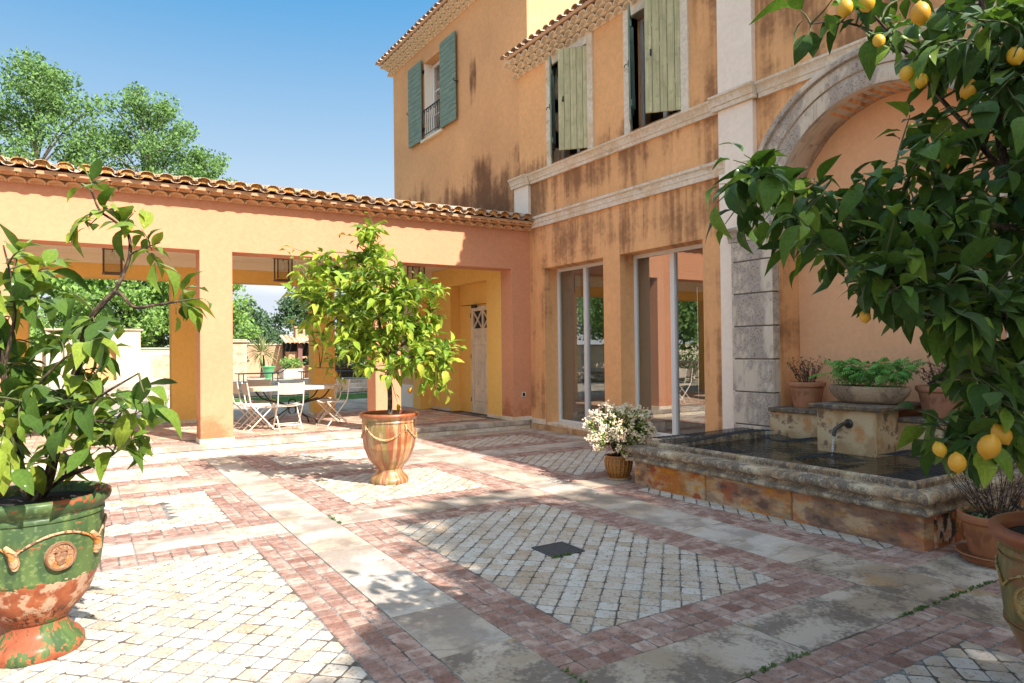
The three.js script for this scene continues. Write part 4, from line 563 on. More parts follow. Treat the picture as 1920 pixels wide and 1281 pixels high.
// ---------- plants ----------
function leafGeo(L, Wd, fold, curl, twist = 0, seg = 5, wavy = 0) { // base at 0, runs along +z, upper face +y
  const P = [], U = [], I = []; for (let i = 0; i <= seg; i++) { const s = i / seg, w = Wd * Math.pow(Math.max(0, Math.sin(Math.PI * Math.pow(s, 0.88))), 1.05), y = -curl * s * s * L + 0.10 * L * s, z = s * L * (1 - 0.2 * curl * s), a = twist * s;
    for (const k of [-1, 0, 1]) { const x = k * w, h = Math.abs(k) * fold * w + wavy * Math.sin(s * 13 + k) * w * Math.abs(k); P.push(x * Math.cos(a) - h * Math.sin(a), y + h * Math.cos(a) + x * Math.sin(a), z); U.push(0.5 + k * 0.5, s); } }
  for (let i = 0; i < seg; i++) for (let k = 0; k < 2; k++) { const a = i * 3 + k; I.push(a, a + 3, a + 1, a + 1, a + 3, a + 4); }
  const g = new THREE.BufferGeometry(); g.setAttribute('position', new THREE.Float32BufferAttribute(P, 3)); g.setAttribute('uv', new THREE.Float32BufferAttribute(U, 2)); g.setIndex(I); g.computeVertexNormals(); return g;
}
const leaves1 = (n, seg = 5) => Array.from({ length: n }, () => leafGeo(1, rr(0.2, 0.285), rr(0.1, 0.7), rr(0.02, 0.75), rr(-0.7, 0.7), seg, rr(0, 0.2)));
const LEAF = leaves1(10, 6), LEAFC = leaves1(6, 4);
const dirQ = (d, up) => { const z = d.clone().normalize(), x = V().crossVectors(up, z); if (x.lengthSq() < 1e-4) x.set(1, 0, 0); x.normalize(); const y = V().crossVectors(z, x); return new THREE.Quaternion().setFromRotationMatrix(new THREE.Matrix4().makeBasis(x, y, z)); };
const rvec = (k = 1) => { let v; do v = V(rr(-1, 1), rr(-1, 1), rr(-1, 1)); while (v.lengthSq() > 1 || v.lengthSq() < 0.01); return v.normalize().multiplyScalar(k); };
// foliage collector: the leaves that show largest become parts, the rest one mass
class Leaves {
  constructor(geos, mats, own = 295) { this.l = []; this.geos = geos; this.mats = mats; this.own = own; }
  add(p, d, size, tone, up = V(0, 1, 0)) { this.l.push({ p, q: dirQ(d, up.clone().add(rvec(0.45))), s: size, g: pick(this.geos), t: clamp(Math.floor(tone), 0, this.mats.length - 1) }); }
  build(t, name = 'leaf') {
    const vis = (a) => { const f = depthOf(a.p); if (f < 0.3) return -1; const d = a.p.clone().sub(CAM), px = 960 + FOC * d.dot(RIGHT) / f, py = 640.5 - FOC * d.dot(UPV) / f; return px > 0 && px < 1920 && py > 0 && py < 1281 ? a.s / f : 0; };
    this.l.sort((a, b) => vis(b) - vis(a)); const rest = this.mats.map(() => []);
    this.l.forEach((a, i) => { if (i < this.own && vis(a) > 0) { const m = part(name, a.g, this.mats[a.t], t); m.position.copy(a.p); m.quaternion.copy(a.q); m.scale.setScalar(a.s); } else rest[a.t].push(a.g.clone().applyMatrix4(new THREE.Matrix4().compose(a.p, a.q, V(a.s, a.s, a.s)))); });
    const all = []; rest.forEach((a, k) => a.forEach((g) => { const n = norm(g), c = this.mats[k].color, cnt = n.attributes.position.count, ar = new Float32Array(cnt * 3); for (let i = 0; i < cnt; i++) ar.set([c.r, c.g, c.b], i * 3); n.setAttribute('color', new THREE.BufferAttribute(ar, 3)); all.push(n); }));
    if (all.length) { const m = this.mats[0].clone(); m.color = L3(1, 1, 1); m.vertexColors = true; part(name, mergeGeometries(all), m, t, 'stuff'); }
  }
}
const inPoly = (x, y, p) => { let c = false; for (let i = 0, j = p.length - 1; i < p.length; j = i++) if ((p[i][1] > y) !== (p[j][1] > y) && x < (p[j][0] - p[i][0]) * (y - p[i][1]) / (p[j][1] - p[i][1]) + p[i][0]) c = !c; return c; };
// a leafy twig from the nearest limb point to tip
function twig(bag, tw, limbs, tip, o) {
  let best = null, bd = 1e9; for (const p of limbs) { const d = p.distanceTo(tip) + (p.y > tip.y + 0.1 ? 0.03 : 0); if (d < bd) { bd = d; best = p; } }
  const mid = best.clone().lerp(tip, 0.5).add(V(rr(-0.05, 0.05), rr(0, 0.08), rr(-0.05, 0.05)).multiplyScalar(Math.min(1, bd * 2))); const pts = curve([best, mid, tip], 8); tw.push(tube(pts, 0.0045 + 0.006 * Math.min(1, bd), 0.002, 4, false));
  const n = o.n; for (let i = 0; i < n; i++) { const s = 1 - (i / n) * Math.min(0.95, o.span / Math.max(bd, 0.05)); const f = clamp(s) * 8, k = Math.min(7, Math.floor(f)), p = pts[k].clone().lerp(pts[k + 1], f - k), ax = pts[k + 1].clone().sub(pts[k]).normalize(); let d = rvec().addScaledVector(ax, 0.6 + (i === 0 ? 1.2 : 0)).add(V(0, o.droop, 0)); if (o.out) d.addScaledVector(o.out, 0.35); bag.add(p.clone().addScaledVector(d.clone().normalize(), 0.012), d, o.size * rr(0.5, 1.25), o.tone(i, n)); }
}
function lemonGeo() { return lathe([[0, -0.5], [0.05, -0.49], [0.09, -0.44], [0.2, -0.38], [0.31, -0.25], [0.37, -0.05], [0.36, 0.12], [0.28, 0.3], [0.14, 0.41], [0.06, 0.46], [0.03, 0.5], [0, 0.5]].map(([x, y]) => [x, y]), 20, 1.2); }
const LEMON = lemonGeo();
const lemonAt = (t, p, s) => { const m = part('lemon', LEMON, pick(M.lemon), t); m.position.copy(p); m.scale.setScalar(s); m.rotation.set(rr(-0.4, 0.4), rr(0, 6), Math.PI + rr(-0.4, 0.4)); return m; };
// glazed urn: profile in metres
const URN = [[0, 0.03], [0.19, 0.0], [0.215, 0.0], [0.225, 0.02], [0.222, 0.05], [0.205, 0.075], [0.175, 0.1], [0.15, 0.14], [0.148, 0.17], [0.165, 0.185], [0.168, 0.2], [0.205, 0.235], [0.25, 0.3], [0.28, 0.38], [0.295, 0.41], [0.298, 0.42], [0.298, 0.43], [0.308, 0.5], [0.317, 0.58], [0.318, 0.64], [0.315, 0.69], [0.312, 0.71], [0.32, 0.716], [0.32, 0.73], [0.314, 0.738], [0.322, 0.755], [0.345, 0.775], [0.352, 0.795], [0.35, 0.815], [0.335, 0.825], [0.315, 0.82], [0.3, 0.79], [0.298, 0.74]];
function urn(t, tex, s, opt = {}) {
  const pm = PHY({ color: L3(0.92, 0.92, 0.92), map: tex, roughness: opt.rough ?? 0.6, clearcoat: opt.coat ?? 0.3, clearcoatRoughness: 0.3, bumpMap: tex, bumpScale: opt.bump ?? 0.002 });
  const g = lathe(URN.map(([r, y]) => [r * s, y * s]), 72, 0.9); { const p = g.attributes.position, uv = g.attributes.uv; for (let i = 0; i < p.count; i++) uv.setY(i, clamp(p.getY(i) / (0.84 * s), 0.002, 0.998)); }
  const pot = part('urn', g, pm, t); part('soil', lathe([[0, 0.78 * s], [0.1 * s, 0.785 * s], [0.306 * s, 0.77 * s]], 32).scale(1, 1, 1), M.soil, t);
  const rAt = (y) => { for (let i = 12; i < URN.length - 1; i++) if (URN[i][1] <= y && URN[i + 1][1] >= y) return lerp(URN[i][0], URN[i + 1][0], (y - URN[i][1]) / (URN[i + 1][1] - URN[i][1] + 1e-6)); return 0.3; };
  return { pot, pm, on: (a, y, o = 0) => { const r = (rAt(y) + o) * s; return V(Math.sin(a) * r, y * s, Math.cos(a) * r); } };
}
function swag(u, pot, mat, a0, a1, yHi, yLo, r, up = false) { const pts = []; for (let i = 0; i <= 16; i++) { const k = i / 16, q = 4 * k * (1 - k); pts.push(u.on(lerp(a0, a1, k), up ? yLo + (yHi - yLo) * q : yHi - (yHi - yLo) * q, 0.006)); } part('garland', tube(pts, (s2) => r * (0.55 + 0.6 * Math.sin(s2 * Math.PI) * (up ? 0.3 : 1)) * (1 + 0.18 * Math.sin(s2 * 70)), 0, 7), mat, pot); }
function medallion(u, pot, mat, a, y, s) { const c = u.on(a, y, 0.002); const g = group('medallion', pot); g.position.copy(c); g.rotation.y = a; const k = 0.07 * s; const gs = [lathe([[0, 0.004], [k * 0.82, 0.006], [k * 0.86, 0.014], [k, 0.014], [k * 1.03, 0], [k, -0.02]], 32).rotateX(Math.PI / 2), new THREE.SphereGeometry(k * 0.42, 14, 10).scale(1, 1.15, 0.35).translate(0, 0.0, 0.006), new THREE.SphereGeometry(k * 0.2, 10, 8).scale(1.3, 0.8, 0.5).translate(0, -k * 0.5, 0.006)]; for (const x of [-0.32, 0, 0.32]) gs.push(new THREE.ConeGeometry(k * 0.12, k * 0.34, 8).translate(x * k, k * 0.5, 0.012)); part('medallion', gs, mat, g); }
{ // potted lemon at the left: worn green glaze
  const s = 1.0, X = -7.77, Z = 7.03; const t = thing('potted_lemon_tree', 'bushy young lemon tree in a worn green glazed urn at the left edge', 'potted tree', [0, 0, 0]);
  const tex = texture(1024, 512, (u, v) => {
    const n = fbm(u, v, 16, 9, 301, 6), f = fbm(u, v, 110, 60, 302, 3), r = fbm(u, v, 40, 5, 303, 4), big = fbm(u, v, 7, 5, 304, 5);
    let gl = mix3([92, 116, 58], [62, 88, 46], sst(0.3, 0.7, r)); gl = mix3(gl, [140, 148, 92], sst(0.6, 0.74, f) * 0.45); let cl = mix3([190, 106, 62], [160, 82, 46], sst(0.35, 0.65, n)); cl = mix3(cl, [226, 190, 160], sst(0.52, 0.62, fbm(u, v, 22, 12, 306, 5)) * sst(0.5, 0.36, Math.abs(v - 0.44) * 2.4) * 0.85); cl = mix3(cl, [70, 48, 30], sst(0.55, 0.66, f) * sst(0.36, 0.26, v) * sst(0.18, 0.24, v) * 0.9);
    const keep = v > 0.5 ? 0.68 - sst(0.86, 0.96, v) * 0.12 : v > 0.23 ? 0.33 - (0.5 - v) * 0.7 + sst(0.44, 0.5, v) * 0.2 : 0.46; const m = sst(keep + 0.02, keep - 0.02, n * 0.62 + 0.38 * f + 0.06 * (big - 0.5));
    return mix3(cl, gl, m).map((x) => x * (0.94 + 0.14 * (f - 0.5)));
  });
  const g = group('pot', t); g.position.set(X, 0, Z); const u = urn(g, tex, s, { coat: 0.18, rough: 0.75, bump: 0.004 });
  const clay = STD({ color: L3(0.66, 0.42, 0.28), map: clayTone, bumpMap: fineBump, bumpScale: 0.006, roughness: 0.95 }); const toCam = Math.atan2(CAM.x - X, CAM.z - Z); const A = toCam + 0.34;
  medallion(u, g, clay, A, 0.545, 1.0); for (const k of [-1, 0, 1, 2]) { swag(u, g, clay, A - 0.62 + k * 1.24 - 0.0, A + 0.62 + k * 1.24, 0.66, 0.575, 0.009, true); const e = A + 0.62 + k * 1.24; part('tassel', [tube([u.on(e - 0.1, 0.625, 0.008), u.on(e, 0.585, 0.012), u.on(e + 0.03, 0.535, 0.012), u.on(e + 0.02, 0.51, 0.006)], (q) => 0.011 + 0.013 * Math.sin(q * 3), 0, 8)], clay, g); }
  // limbs, laid out in pixels and depth at the pot
  const D0 = depthOf(V(X, 0.8, Z)); const P = (x, y, dz = 0) => at(x, y, D0 + dz); const limbs = [], tw = [];
  const limb = (pts, r0, r1, into) => { const c = curve(pts.map((p) => P(...p)), pts.length * 5); into.push(tube(c, r0, r1, 8)); c.forEach((p) => limbs.push(p)); };
  const trunk = [], br = [];
  limb([[62, 945, 0], [84, 915, 0.02], [98, 870, 0.02], [112, 800, 0.05], [135, 720, 0.08]], 0.032, 0.02, trunk);
  limb([[58, 940, 0], [40, 880, -0.05], [22, 800, -0.1], [6, 700, -0.1], [-10, 600, -0.1]], 0.022, 0.012, trunk); limb([[70, 930, 0.05], [120, 895, 0.1], [170, 875, 0.1], [215, 850, 0.05]], 0.018, 0.007, br); limb([[54, 935, 0.05], [30, 900, 0.1], [0, 860, 0.15], [-50, 800, 0.2]], 0.018, 0.01, br);
  limb([[135, 720, 0.08], [148, 680, 0.05], [164, 608, 0.02], [190, 572, 0], [214, 548, 0]], 0.019, 0.014, br); limb([[214, 548, 0], [232, 512, 0.02], [243, 478, 0.02], [240, 440, 0.05], [215, 415, 0.05], [188, 396, 0.02], [172, 360, 0.0]], 0.012, 0.005, br); limb([[214, 548, 0], [228, 553, -0.03], [252, 576, -0.05], [290, 572, -0.05], [335, 565, -0.06]], 0.011, 0.006, br); limb([[243, 478, 0.02], [262, 468, 0], [300, 455, -0.02]], 0.006, 0.003, br);
  limb([[6, 700, -0.1], [28, 580, -0.15], [20, 520, -0.15], [6, 460, -0.15]], 0.01, 0.004, br); limb([[22, 800, -0.1], [60, 740, -0.2], [100, 690, -0.25], [150, 650, -0.25]], 0.012, 0.004, br); limb([[112, 800, 0.05], [150, 770, -0.1], [200, 735, -0.2], [260, 700, -0.2]], 0.011, 0.004, br); limb([[112, 800, 0.05], [180, 790, -0.05], [240, 800, -0.1]], 0.01, 0.004, br);
  const bag = new Leaves(LEAF, M.leafDark, 298); const tone = (i, n) => 0.5 + Math.pow(rnd(), 0.9) * 4.2 + (i < 2 ? 0.8 : 0);
  const poly = [[-30, 570], [60, 600], [140, 620], [230, 600], [290, 690], [300, 760], [320, 820], [285, 850], [190, 850], [140, 870], [60, 880], [-30, 900]]; const poly2 = [[-40, 440], [40, 440], [150, 560], [130, 640], [-40, 640]];
  const cl = (pl, n, o) => { let k = 0, guard = 0; const xs = pl.map((p) => p[0]), ys = pl.map((p) => p[1]); while (k < n && guard++ < 5000) { const x = rr(Math.min(...xs), Math.max(...xs)), y = rr(Math.min(...ys), Math.max(...ys)); if (!inPoly(x, y, pl)) continue; k++; twig(bag, tw, limbs, P(x, y, rr(-0.4, 0.35)), { n: o.n, span: 0.22, droop: -0.1, size: o.size, tone }); } };
  cl(poly, 66, { n: 6, size: 0.175 }); cl(poly2, 12, { n: 5, size: 0.175 });
  for (const [x, y, n, dz] of [[150, 350, 4, 0], [172, 338, 4, 0.02], [196, 395, 5, 0], [140, 430, 3, 0], [165, 425, 5, 0.02], [225, 420, 6, 0], [265, 430, 6, -0.02], [250, 400, 4, 0.05], [285, 470, 5, 0], [300, 500, 3, 0], [345, 540, 5, -0.06], [352, 575, 4, -0.04], [330, 590, 2, -0.05], [380, 560, 2, -0.08], [100, 500, 2, -0.05]]) twig(bag, tw, limbs, P(x, y, dz), { n, span: 0.16, droop: -0.05, size: 0.15, tone });
  part('trunk', trunk, M.bark, t); part('branch', br, M.bark, t); part('twig', tw, M.twig, t, 'stuff'); bag.build(t);
}
{ // lemon tree in the middle of the court
  const X = -4.47, Z = 3.72; const t = thing('potted_lemon_tree', 'sunlit rounded lemon tree in a streaked brown glazed urn in the courtyard middle', 'potted tree', [0, 0, 0]);
  const tex = texture(1024, 512, (u, v) => {
    const r = fbm(u, v, 46, 2, 321, 4), r2 = fbm(u, v, 22, 2, 322, 4), f = fbm(u, v, 120, 50, 323, 3), b = fbm(u, v, 14, 10, 324, 5);
    let c = mix3([206, 150, 98], [184, 118, 66], sst(0.35, 0.65, b)); c = mix3(c, [150, 74, 46], sst(0.46, 0.64, r + 0.08 * (f - 0.5)) * 0.75); c = mix3(c, [146, 138, 74], sst(0.5, 0.68, r2) * sst(0.25, 0.55, u) * 0.75); c = mix3(c, [216, 186, 146], sst(0.58, 0.7, fbm(u, v, 60, 3, 326, 4)) * 0.6); if (v > 0.93) c = mix3(c, [170, 84, 42], 0.75); return c.map((x) => x * (0.93 + 0.16 * (f - 0.5)));
  });
  const g = group('pot', t); g.position.set(X, 0, Z); const u = urn(g, tex, 1.0, { coat: 0.6, rough: 0.5 }); const A = Math.atan2(CAM.x - X, CAM.z - Z); const gm = PHY({ color: L3(0.66, 0.48, 0.28), map: clayTone, roughness: 0.6, clearcoat: 0.4, clearcoatRoughness: 0.3 });
  for (let k = 0; k < 4; k++) { swag(u, g, gm, A - 0.95 + k * 1.571, A + 0.62 + k * 1.571, 0.68, 0.53, 0.012); part('tassel', tube([u.on(A + 0.62 + k * 1.571, 0.7, 0.004), u.on(A + 0.62 + k * 1.571, 0.66, 0.012), u.on(A + 0.62 + k * 1.571, 0.62, 0.004)], 0.02, 0.012, 8), gm, g); }
  const D0 = depthOf(V(X, 0.8, Z)), P = (x, y, dz = 0) => at(x, y, D0 + dz); const limbs = [], tw = [], br = [], trunk = [];
  const limb = (pts, r0, r1, into) => { const c = curve(pts.map((p) => P(...p)), pts.length * 5); into.push(tube(c, r0, r1, 8)); c.forEach((p, i) => (r0 < 0.03 || i > c.length * 0.8) && limbs.push(p)); };
  limb([[731, 785, 0], [731, 740, 0], [729, 705, 0.01], [730, 670, 0]], 0.031, 0.028, trunk);
  limb([[730, 672, 0], [715, 620, 0.05], [700, 560, 0.05], [690, 490, 0], [700, 430, 0]], 0.022, 0.006, br); limb([[730, 672, 0], [690, 640, -0.1], [650, 610, -0.15], [600, 580, -0.2]], 0.016, 0.005, br); limb([[730, 672, 0], [770, 630, 0.1], [800, 590, 0.15], [815, 550, 0.2]], 0.016, 0.005, br); limb([[731, 700, 0], [755, 680, -0.1], [790, 665, -0.15], [825, 670, -0.2]], 0.012, 0.005, br); limb([[730, 672, 0], [740, 600, -0.25], [745, 540, -0.35], [740, 490, -0.3]], 0.014, 0.005, br); limb([[730, 672, 0], [700, 620, 0.35], [680, 560, 0.4], [660, 520, 0.35]], 0.014, 0.005, br); limb([[728, 700, 0], [690, 690, 0.1], [650, 690, 0.1], [600, 690, 0.05]], 0.009, 0.003, br);
  const bag = new Leaves(LEAFC, M.leafCtr, 298); const tone = (i, n) => 0.1 + Math.pow(rnd(), 0.9) * 4.2 + (i < 2 ? 0.7 : 0);
  const poly = [[690, 415], [722, 430], [735, 480], [775, 510], [830, 540], [835, 590], [815, 610], [850, 640], [850, 690], [838, 720], [805, 735], [770, 690], [745, 710], [700, 700], [650, 690], [590, 640], [560, 590], [545, 545], [555, 490], [590, 470], [640, 500], [660, 450]];
  const xs = poly.map((p) => p[0]), ys = poly.map((p) => p[1]); let k = 0; while (k < 320) { const x = rr(Math.min(...xs), Math.max(...xs)), y = rr(Math.min(...ys), Math.max(...ys)); if (!inPoly(x, y, poly)) continue; k++; const R = Math.min(0.75, 0.3 + 0.7 * sst(420, 600, y)); const dz = rr(-1, 1) * R * (1 - 0.5 * Math.abs(x - 700) / 160); twig(bag, tw, limbs, P(x, y, dz), { n: 10, span: 0.3, droop: 0.12, size: 0.142, tone }); }
  for (const [x, y, n] of [[672, 420, 5], [690, 400, 5], [715, 415, 5], [640, 440, 3], [548, 465, 5], [538, 470, 3], [575, 485, 4], [545, 600, 4], [865, 650, 5], [850, 660, 4], [840, 740, 5], [812, 745, 5], [830, 700, 5], [640, 720, 3], [610, 705, 4], [585, 690, 3], [745, 755, 2]]) twig(bag, tw, limbs, P(x, y, rr(-0.1, 0.1)), { n, span: 0.22, droop: -0.15, size: 0.11, tone });
  part('trunk', trunk, M.paleBark, t); part('branch', br, M.paleBark, t); part('twig', tw, M.twig, t, 'stuff'); bag.build(t);
  for (const [x, y, dz] of [[769, 732, -0.1], [629, 702, -0.05], [686, 700, 0], [676, 528, -0.2], [655, 640, -0.2], [800, 655, -0.1], [745, 640, -0.2]]) lemonAt(t, P(x, y, dz), 0.082);
}
{ // big shaded lemon tree at the right edge
  const X = -4.15, Z = 10.34; const t = thing('potted_lemon_tree', 'large shaded lemon tree full of ripe fruit at the right edge', 'potted tree', [0, 0, 0]);
  const tex = texture(1024, 512, (u, v) => { const r = fbm(u, v, 30, 3, 341, 4), f = fbm(u, v, 110, 60, 342, 3), b = fbm(u, v, 12, 8, 343, 5); let c = mix3([142, 124, 54], [96, 92, 38], sst(0.35, 0.65, r)); c = mix3(c, [150, 86, 42], sst(0.55, 0.68, b) * 0.7); if (v > 0.9) c = mix3(c, [150, 72, 38], 0.85); return c.map((x) => x * (0.93 + 0.16 * (f - 0.5))); });
  const g = group('pot', t); g.position.set(X, 0, Z); const u = urn(g, tex, 0.98, { coat: 0.45, rough: 0.55 }); const A = Math.atan2(CAM.x - X, CAM.z - Z); const gm = STD({ color: L3(0.42, 0.33, 0.14), map: clayTone, roughness: 0.7 }); medallion(u, g, gm, A - 0.62, 0.55, 1.05); for (const q of [-2, -1, 0, 1, 2, 3]) swag(u, g, gm, A - 0.62 + q * 1.05 - 0.5, A - 0.62 + q * 1.05 + 0.55, 0.66, 0.58, 0.009, true);
  for (const y of [0.42, 0.435, 0.7]) part('ridge', new THREE.TorusGeometry((y > 0.6 ? 0.317 : 0.3) * 0.98, 0.005, 6, 64).rotateX(Math.PI / 2).translate(0, y * 0.98, 0), u.pm, g);
  const D0 = depthOf(V(X, 0.8, Z)), P = (x, y, dz = 0) => at(x, y, D0 + dz); const limbs = [], tw = [], br = [], trunk = [];
  const limb = (pts, r0, r1, into) => { const c = curve(pts.map((p) => P(...p)), pts.length * 6); into.push(tube(c, r0, r1, 9)); c.forEach((p) => limbs.push(p)); };
  limb([[2010, 1000, 0], [1985, 860, 0], [1960, 700, 0], [1945, 560, 0], [1925, 430, 0.02]], 0.04, 0.028, trunk);
  limb([[1925, 430, 0.02], [1890, 330, 0], [1872, 240, 0], [1864, 160, 0], [1850, 60, 0], [1830, -60, 0]], 0.019, 0.01, br); limb([[1890, 330, 0], [1850, 285, 0.1], [1815, 240, 0.15], [1760, 180, 0.2], [1700, 100, 0.2], [1640, 30, 0.2]], 0.014, 0.005, br); limb([[1925, 430, 0.02], [1830, 420, -0.1], [1700, 400, -0.1], [1560, 380, -0.05], [1430, 340, 0]], 0.016, 0.004, br); limb([[1945, 560, 0], [1860, 560, 0.1], [1760, 520, 0.2], [1690, 470, 0.25], [1620, 460, 0.3]], 0.014, 0.005, br); limb([[1960, 700, 0], [1880, 690, -0.15], [1800, 700, -0.2], [1740, 720, -0.2]], 0.013, 0.005, br); limb([[1945, 560, 0], [1850, 600, -0.3], [1750, 600, -0.35], [1650, 560, -0.3]], 0.013, 0.004, br); limb([[1872, 240, 0], [1920, 150, -0.2], [1960, 50, -0.2]], 0.013, 0.005, br); limb([[1985, 860, 0], [1920, 800, -0.1], [1850, 790, -0.15], [1790, 830, -0.15]], 0.01, 0.004, br); limb([[1700, 100, 0.2], [1640, 60, 0.15], [1570, 40, 0.1], [1520, 45, 0.05]], 0.006, 0.003, br); limb([[1925, 430, 0], [2050, 300, 0.1], [2150, 150, 0.2]], 0.018, 0.006, br); limb([[1945, 560, 0], [2080, 500, 0.1], [2200, 420, 0.1]], 0.016, 0.006, br); limb([[1890, 330, 0], [1960, 250, 0.3], [2020, 120, 0.4]], 0.014, 0.005, br);
  const bag = new Leaves(LEAF, M.leafDark, 298); const tone = (i) => Math.pow(rnd(), 1.5) * 3.6 + (i < 1 ? 0.7 : 0);
  const fill = (pl, n, o = {}) => { const xs = pl.map((p) => p[0]), ys = pl.map((p) => p[1]); let k = 0; while (k < n) { const x = rr(Math.min(...xs), Math.max(...xs)), y = rr(Math.min(...ys), Math.max(...ys)); if (!inPoly(x, y, pl)) continue; k++; twig(bag, tw, limbs, P(x, y, rr(-0.5, 0.55) * (o.d ?? 1)), { n: o.n ?? 10, span: 0.28, droop: -0.35, size: o.size ?? 0.132, tone }); } };
  fill([[1600, -40], [1960, -40], [1960, 140], [1800, 150], [1690, 110], [1640, 50]], 34); fill([[1760, 100], [1960, 120], [1960, 330], [1830, 330], [1790, 230]], 26); fill([[1690, 220], [1780, 180], [1840, 300], [1800, 340], [1720, 300]], 9);
  fill([[1370, 330], [1400, 290], [1470, 320], [1570, 340], [1720, 290], [1840, 320], [1960, 330], [1960, 460], [1700, 470], [1560, 440], [1460, 430], [1390, 420]], 54); fill([[1440, 420], [1620, 430], [1960, 440], [1960, 560], [1800, 590], [1660, 560], [1540, 505]], 48); fill([[1600, 490], [1700, 490], [1960, 530], [1960, 690], [1800, 680], [1700, 600], [1630, 570]], 44); fill([[1760, 650], [1960, 660], [1960, 780], [1830, 790], [1770, 720]], 26); fill([[1790, 780], [1960, 760], [1960, 860], [1860, 870], [1800, 850]], 16); fill([[1960, -100], [2350, -100], [2450, 300], [2300, 700], [2000, 800]], 70, { n: 7 });
  for (const [x, y, n] of [[1350, 345, 4], [1375, 300, 4], [1345, 380, 3], [1395, 290, 4], [1360, 420, 3], [1500, 20, 3], [1520, 60, 2], [1560, 0, 4], [1500, 500, 3], [1500, 470, 3], [1600, 20, 4], [1740, 800, 3], [1720, 770, 3], [1745, 840, 2]]) twig(bag, tw, limbs, P(x, y, rr(-0.1, 0.1)), { n, span: 0.2, droop: -0.4, size: 0.15, tone });
  part('trunk', trunk, M.bark, t); part('branch', br, M.bark, t); part('twig', tw, M.twig, t, 'stuff'); bag.build(t);
  for (const [x, y, dz, s] of [[1585, 15, 0, 1], [1625, 5, 0.05, 1.1], [1648, 76, 0, 0.8], [1726, 25, -0.1, 1.2], [1700, 138, 0, 0.9], [1728, 152, -0.05, 0.8], [1818, 170, -0.1, 1.1], [1905, 105, -0.2, 1.0], [1770, 303, -0.1, 0.8], [1855, 838, -0.3, 1.25], [1878, 815, -0.22, 1.1], [1795, 868, -0.3, 1], [1762, 843, -0.2, 0.8], [1838, 757, 0, 0.7], [1622, 594, -0.1, 0.7], [1858, 470, 0, 0.8]]) lemonAt(t, P(x, y, dz - 0.2), 0.072 * s);
}
{ // pink-white flowering succulent beside the fountain
  const X = -2.14, Z = 5.12; const t = thing('flowering_pot_plant', 'round jade plant covered in pale pink flowers in a ribbed ochre pot', 'potted plant', [X, 0, Z]);
  const pm = PHY({ color: L3(0.50, 0.27, 0.07), map: clayTone, roughness: 0.5, clearcoat: 0.4, clearcoatRoughness: 0.3 }); const pot = part('pot', lathe([[0, 0.02], [0.1, 0.02], [0.115, 0.05], [0.145, 0.12], [0.16, 0.2], [0.158, 0.25], [0.165, 0.27], [0.16, 0.285], [0.145, 0.28], [0.14, 0.25]], 32), pm, t); for (let i = 0; i < 20; i++) { const a = i / 20 * 6.283; part('rib', tube(curve([V(Math.sin(a) * 0.108, 0.03, Math.cos(a) * 0.108), V(Math.sin(a) * 0.148, 0.12, Math.cos(a) * 0.148), V(Math.sin(a) * 0.162, 0.2, Math.cos(a) * 0.162), V(Math.sin(a) * 0.158, 0.25, Math.cos(a) * 0.158)], 6), 0.009, 0.009, 5), pm, pot); }
  part('saucer', lathe([[0, 0.004], [0.14, 0.004], [0.155, 0.03], [0.145, 0.03], [0.13, 0.018], [0, 0.018]], 32), M.clay[2], t); part('soil', lathe([[0, 0.26], [0.142, 0.255]], 24), M.soil, t);
  const stems = [], fl = [], lv = [], st = []; const C = V(0.0, 0.58, 0.03);
  const fm = ['#f4e0c6', '#f8ecd6', '#eccab0', '#f0dfb2'].map((c) => STD({ color: new THREE.Color(c), roughness: 0.8, side })), lm = [[0.2, 0.26, 0.05], [0.3, 0.3, 0.08]].map((c) => STD({ color: L3(...c), roughness: 0.6 }));
  const petal = (p, n, s) => { const q = dirQ(n, V(0.3, 1, 0.2).normalize()); const gs = []; for (let k = 0; k < 5; k++) { const a = k / 5 * 6.283 + rr(0, 1); const g = new THREE.ConeGeometry(s * 0.45, s * 1.25, 3, 1, true).rotateX(Math.PI / 2 + 0.2).translate(0, 0, s * 0.5).rotateX(-0.75); g.rotateZ(a); g.applyQuaternion(q); g.translate(p.x, p.y, p.z); gs.push(g); } return merge(gs); };
  const masses = [[], [], [], []]; let nF = 0; const tips = []; for (let i = 0; i < 260; i++) { const d = rvec(); d.y = d.y * 0.85 + 0.1; let r = V(0.44, 0.33, 0.42).multiplyScalar(rr(0.68, 1.02)); const p = V(d.x * r.x, d.y * r.y, d.z * r.z).add(C); tips.push([p, d]); } for (let i = 0; i < 22; i++) { const k = rnd(); tips.push([V(lerp(-0.25, -0.6, k) + rr(-0.06, 0.06), lerp(0.6, 0.48, k) + rr(-0.07, 0.07), lerp(0.1, 0.25, k) + rr(-0.06, 0.06)), rvec()], [V(rr(-0.12, 0.1), rr(0.28, 0.42), rr(0.08, 0.3)), rvec()]); }
  for (const [p, d] of tips) { if (rnd() < 0.5) stems.push(tube(curve([V(rr(-0.04, 0.04), 0.26, rr(-0.04, 0.04)), C.clone().lerp(p, 0.45).add(V(0, -0.06, 0)), p], 5), 0.01, 0.004, 4, false)); for (let k = 0; k < 12; k++) { const q = p.clone().add(rvec(rr(0.01, 0.05))), n = d.clone().add(rvec(0.6)).normalize(); masses[Math.floor(rnd() * 4)].push(petal(q, n, rr(0.013, 0.02))); } for (let k = 0; k < 4; k++) lv.push(new THREE.SphereGeometry(rr(0.012, 0.02), 6, 4).scale(1, 0.5, 1.6).applyQuaternion(dirQ(rvec(), V(0, 1, 0))).translate(p.x * 0.86 + rr(-0.04, 0.04), C.y + (p.y - C.y) * 0.84 + rr(-0.04, 0.04), p.z * 0.86 + rr(-0.04, 0.04))); }
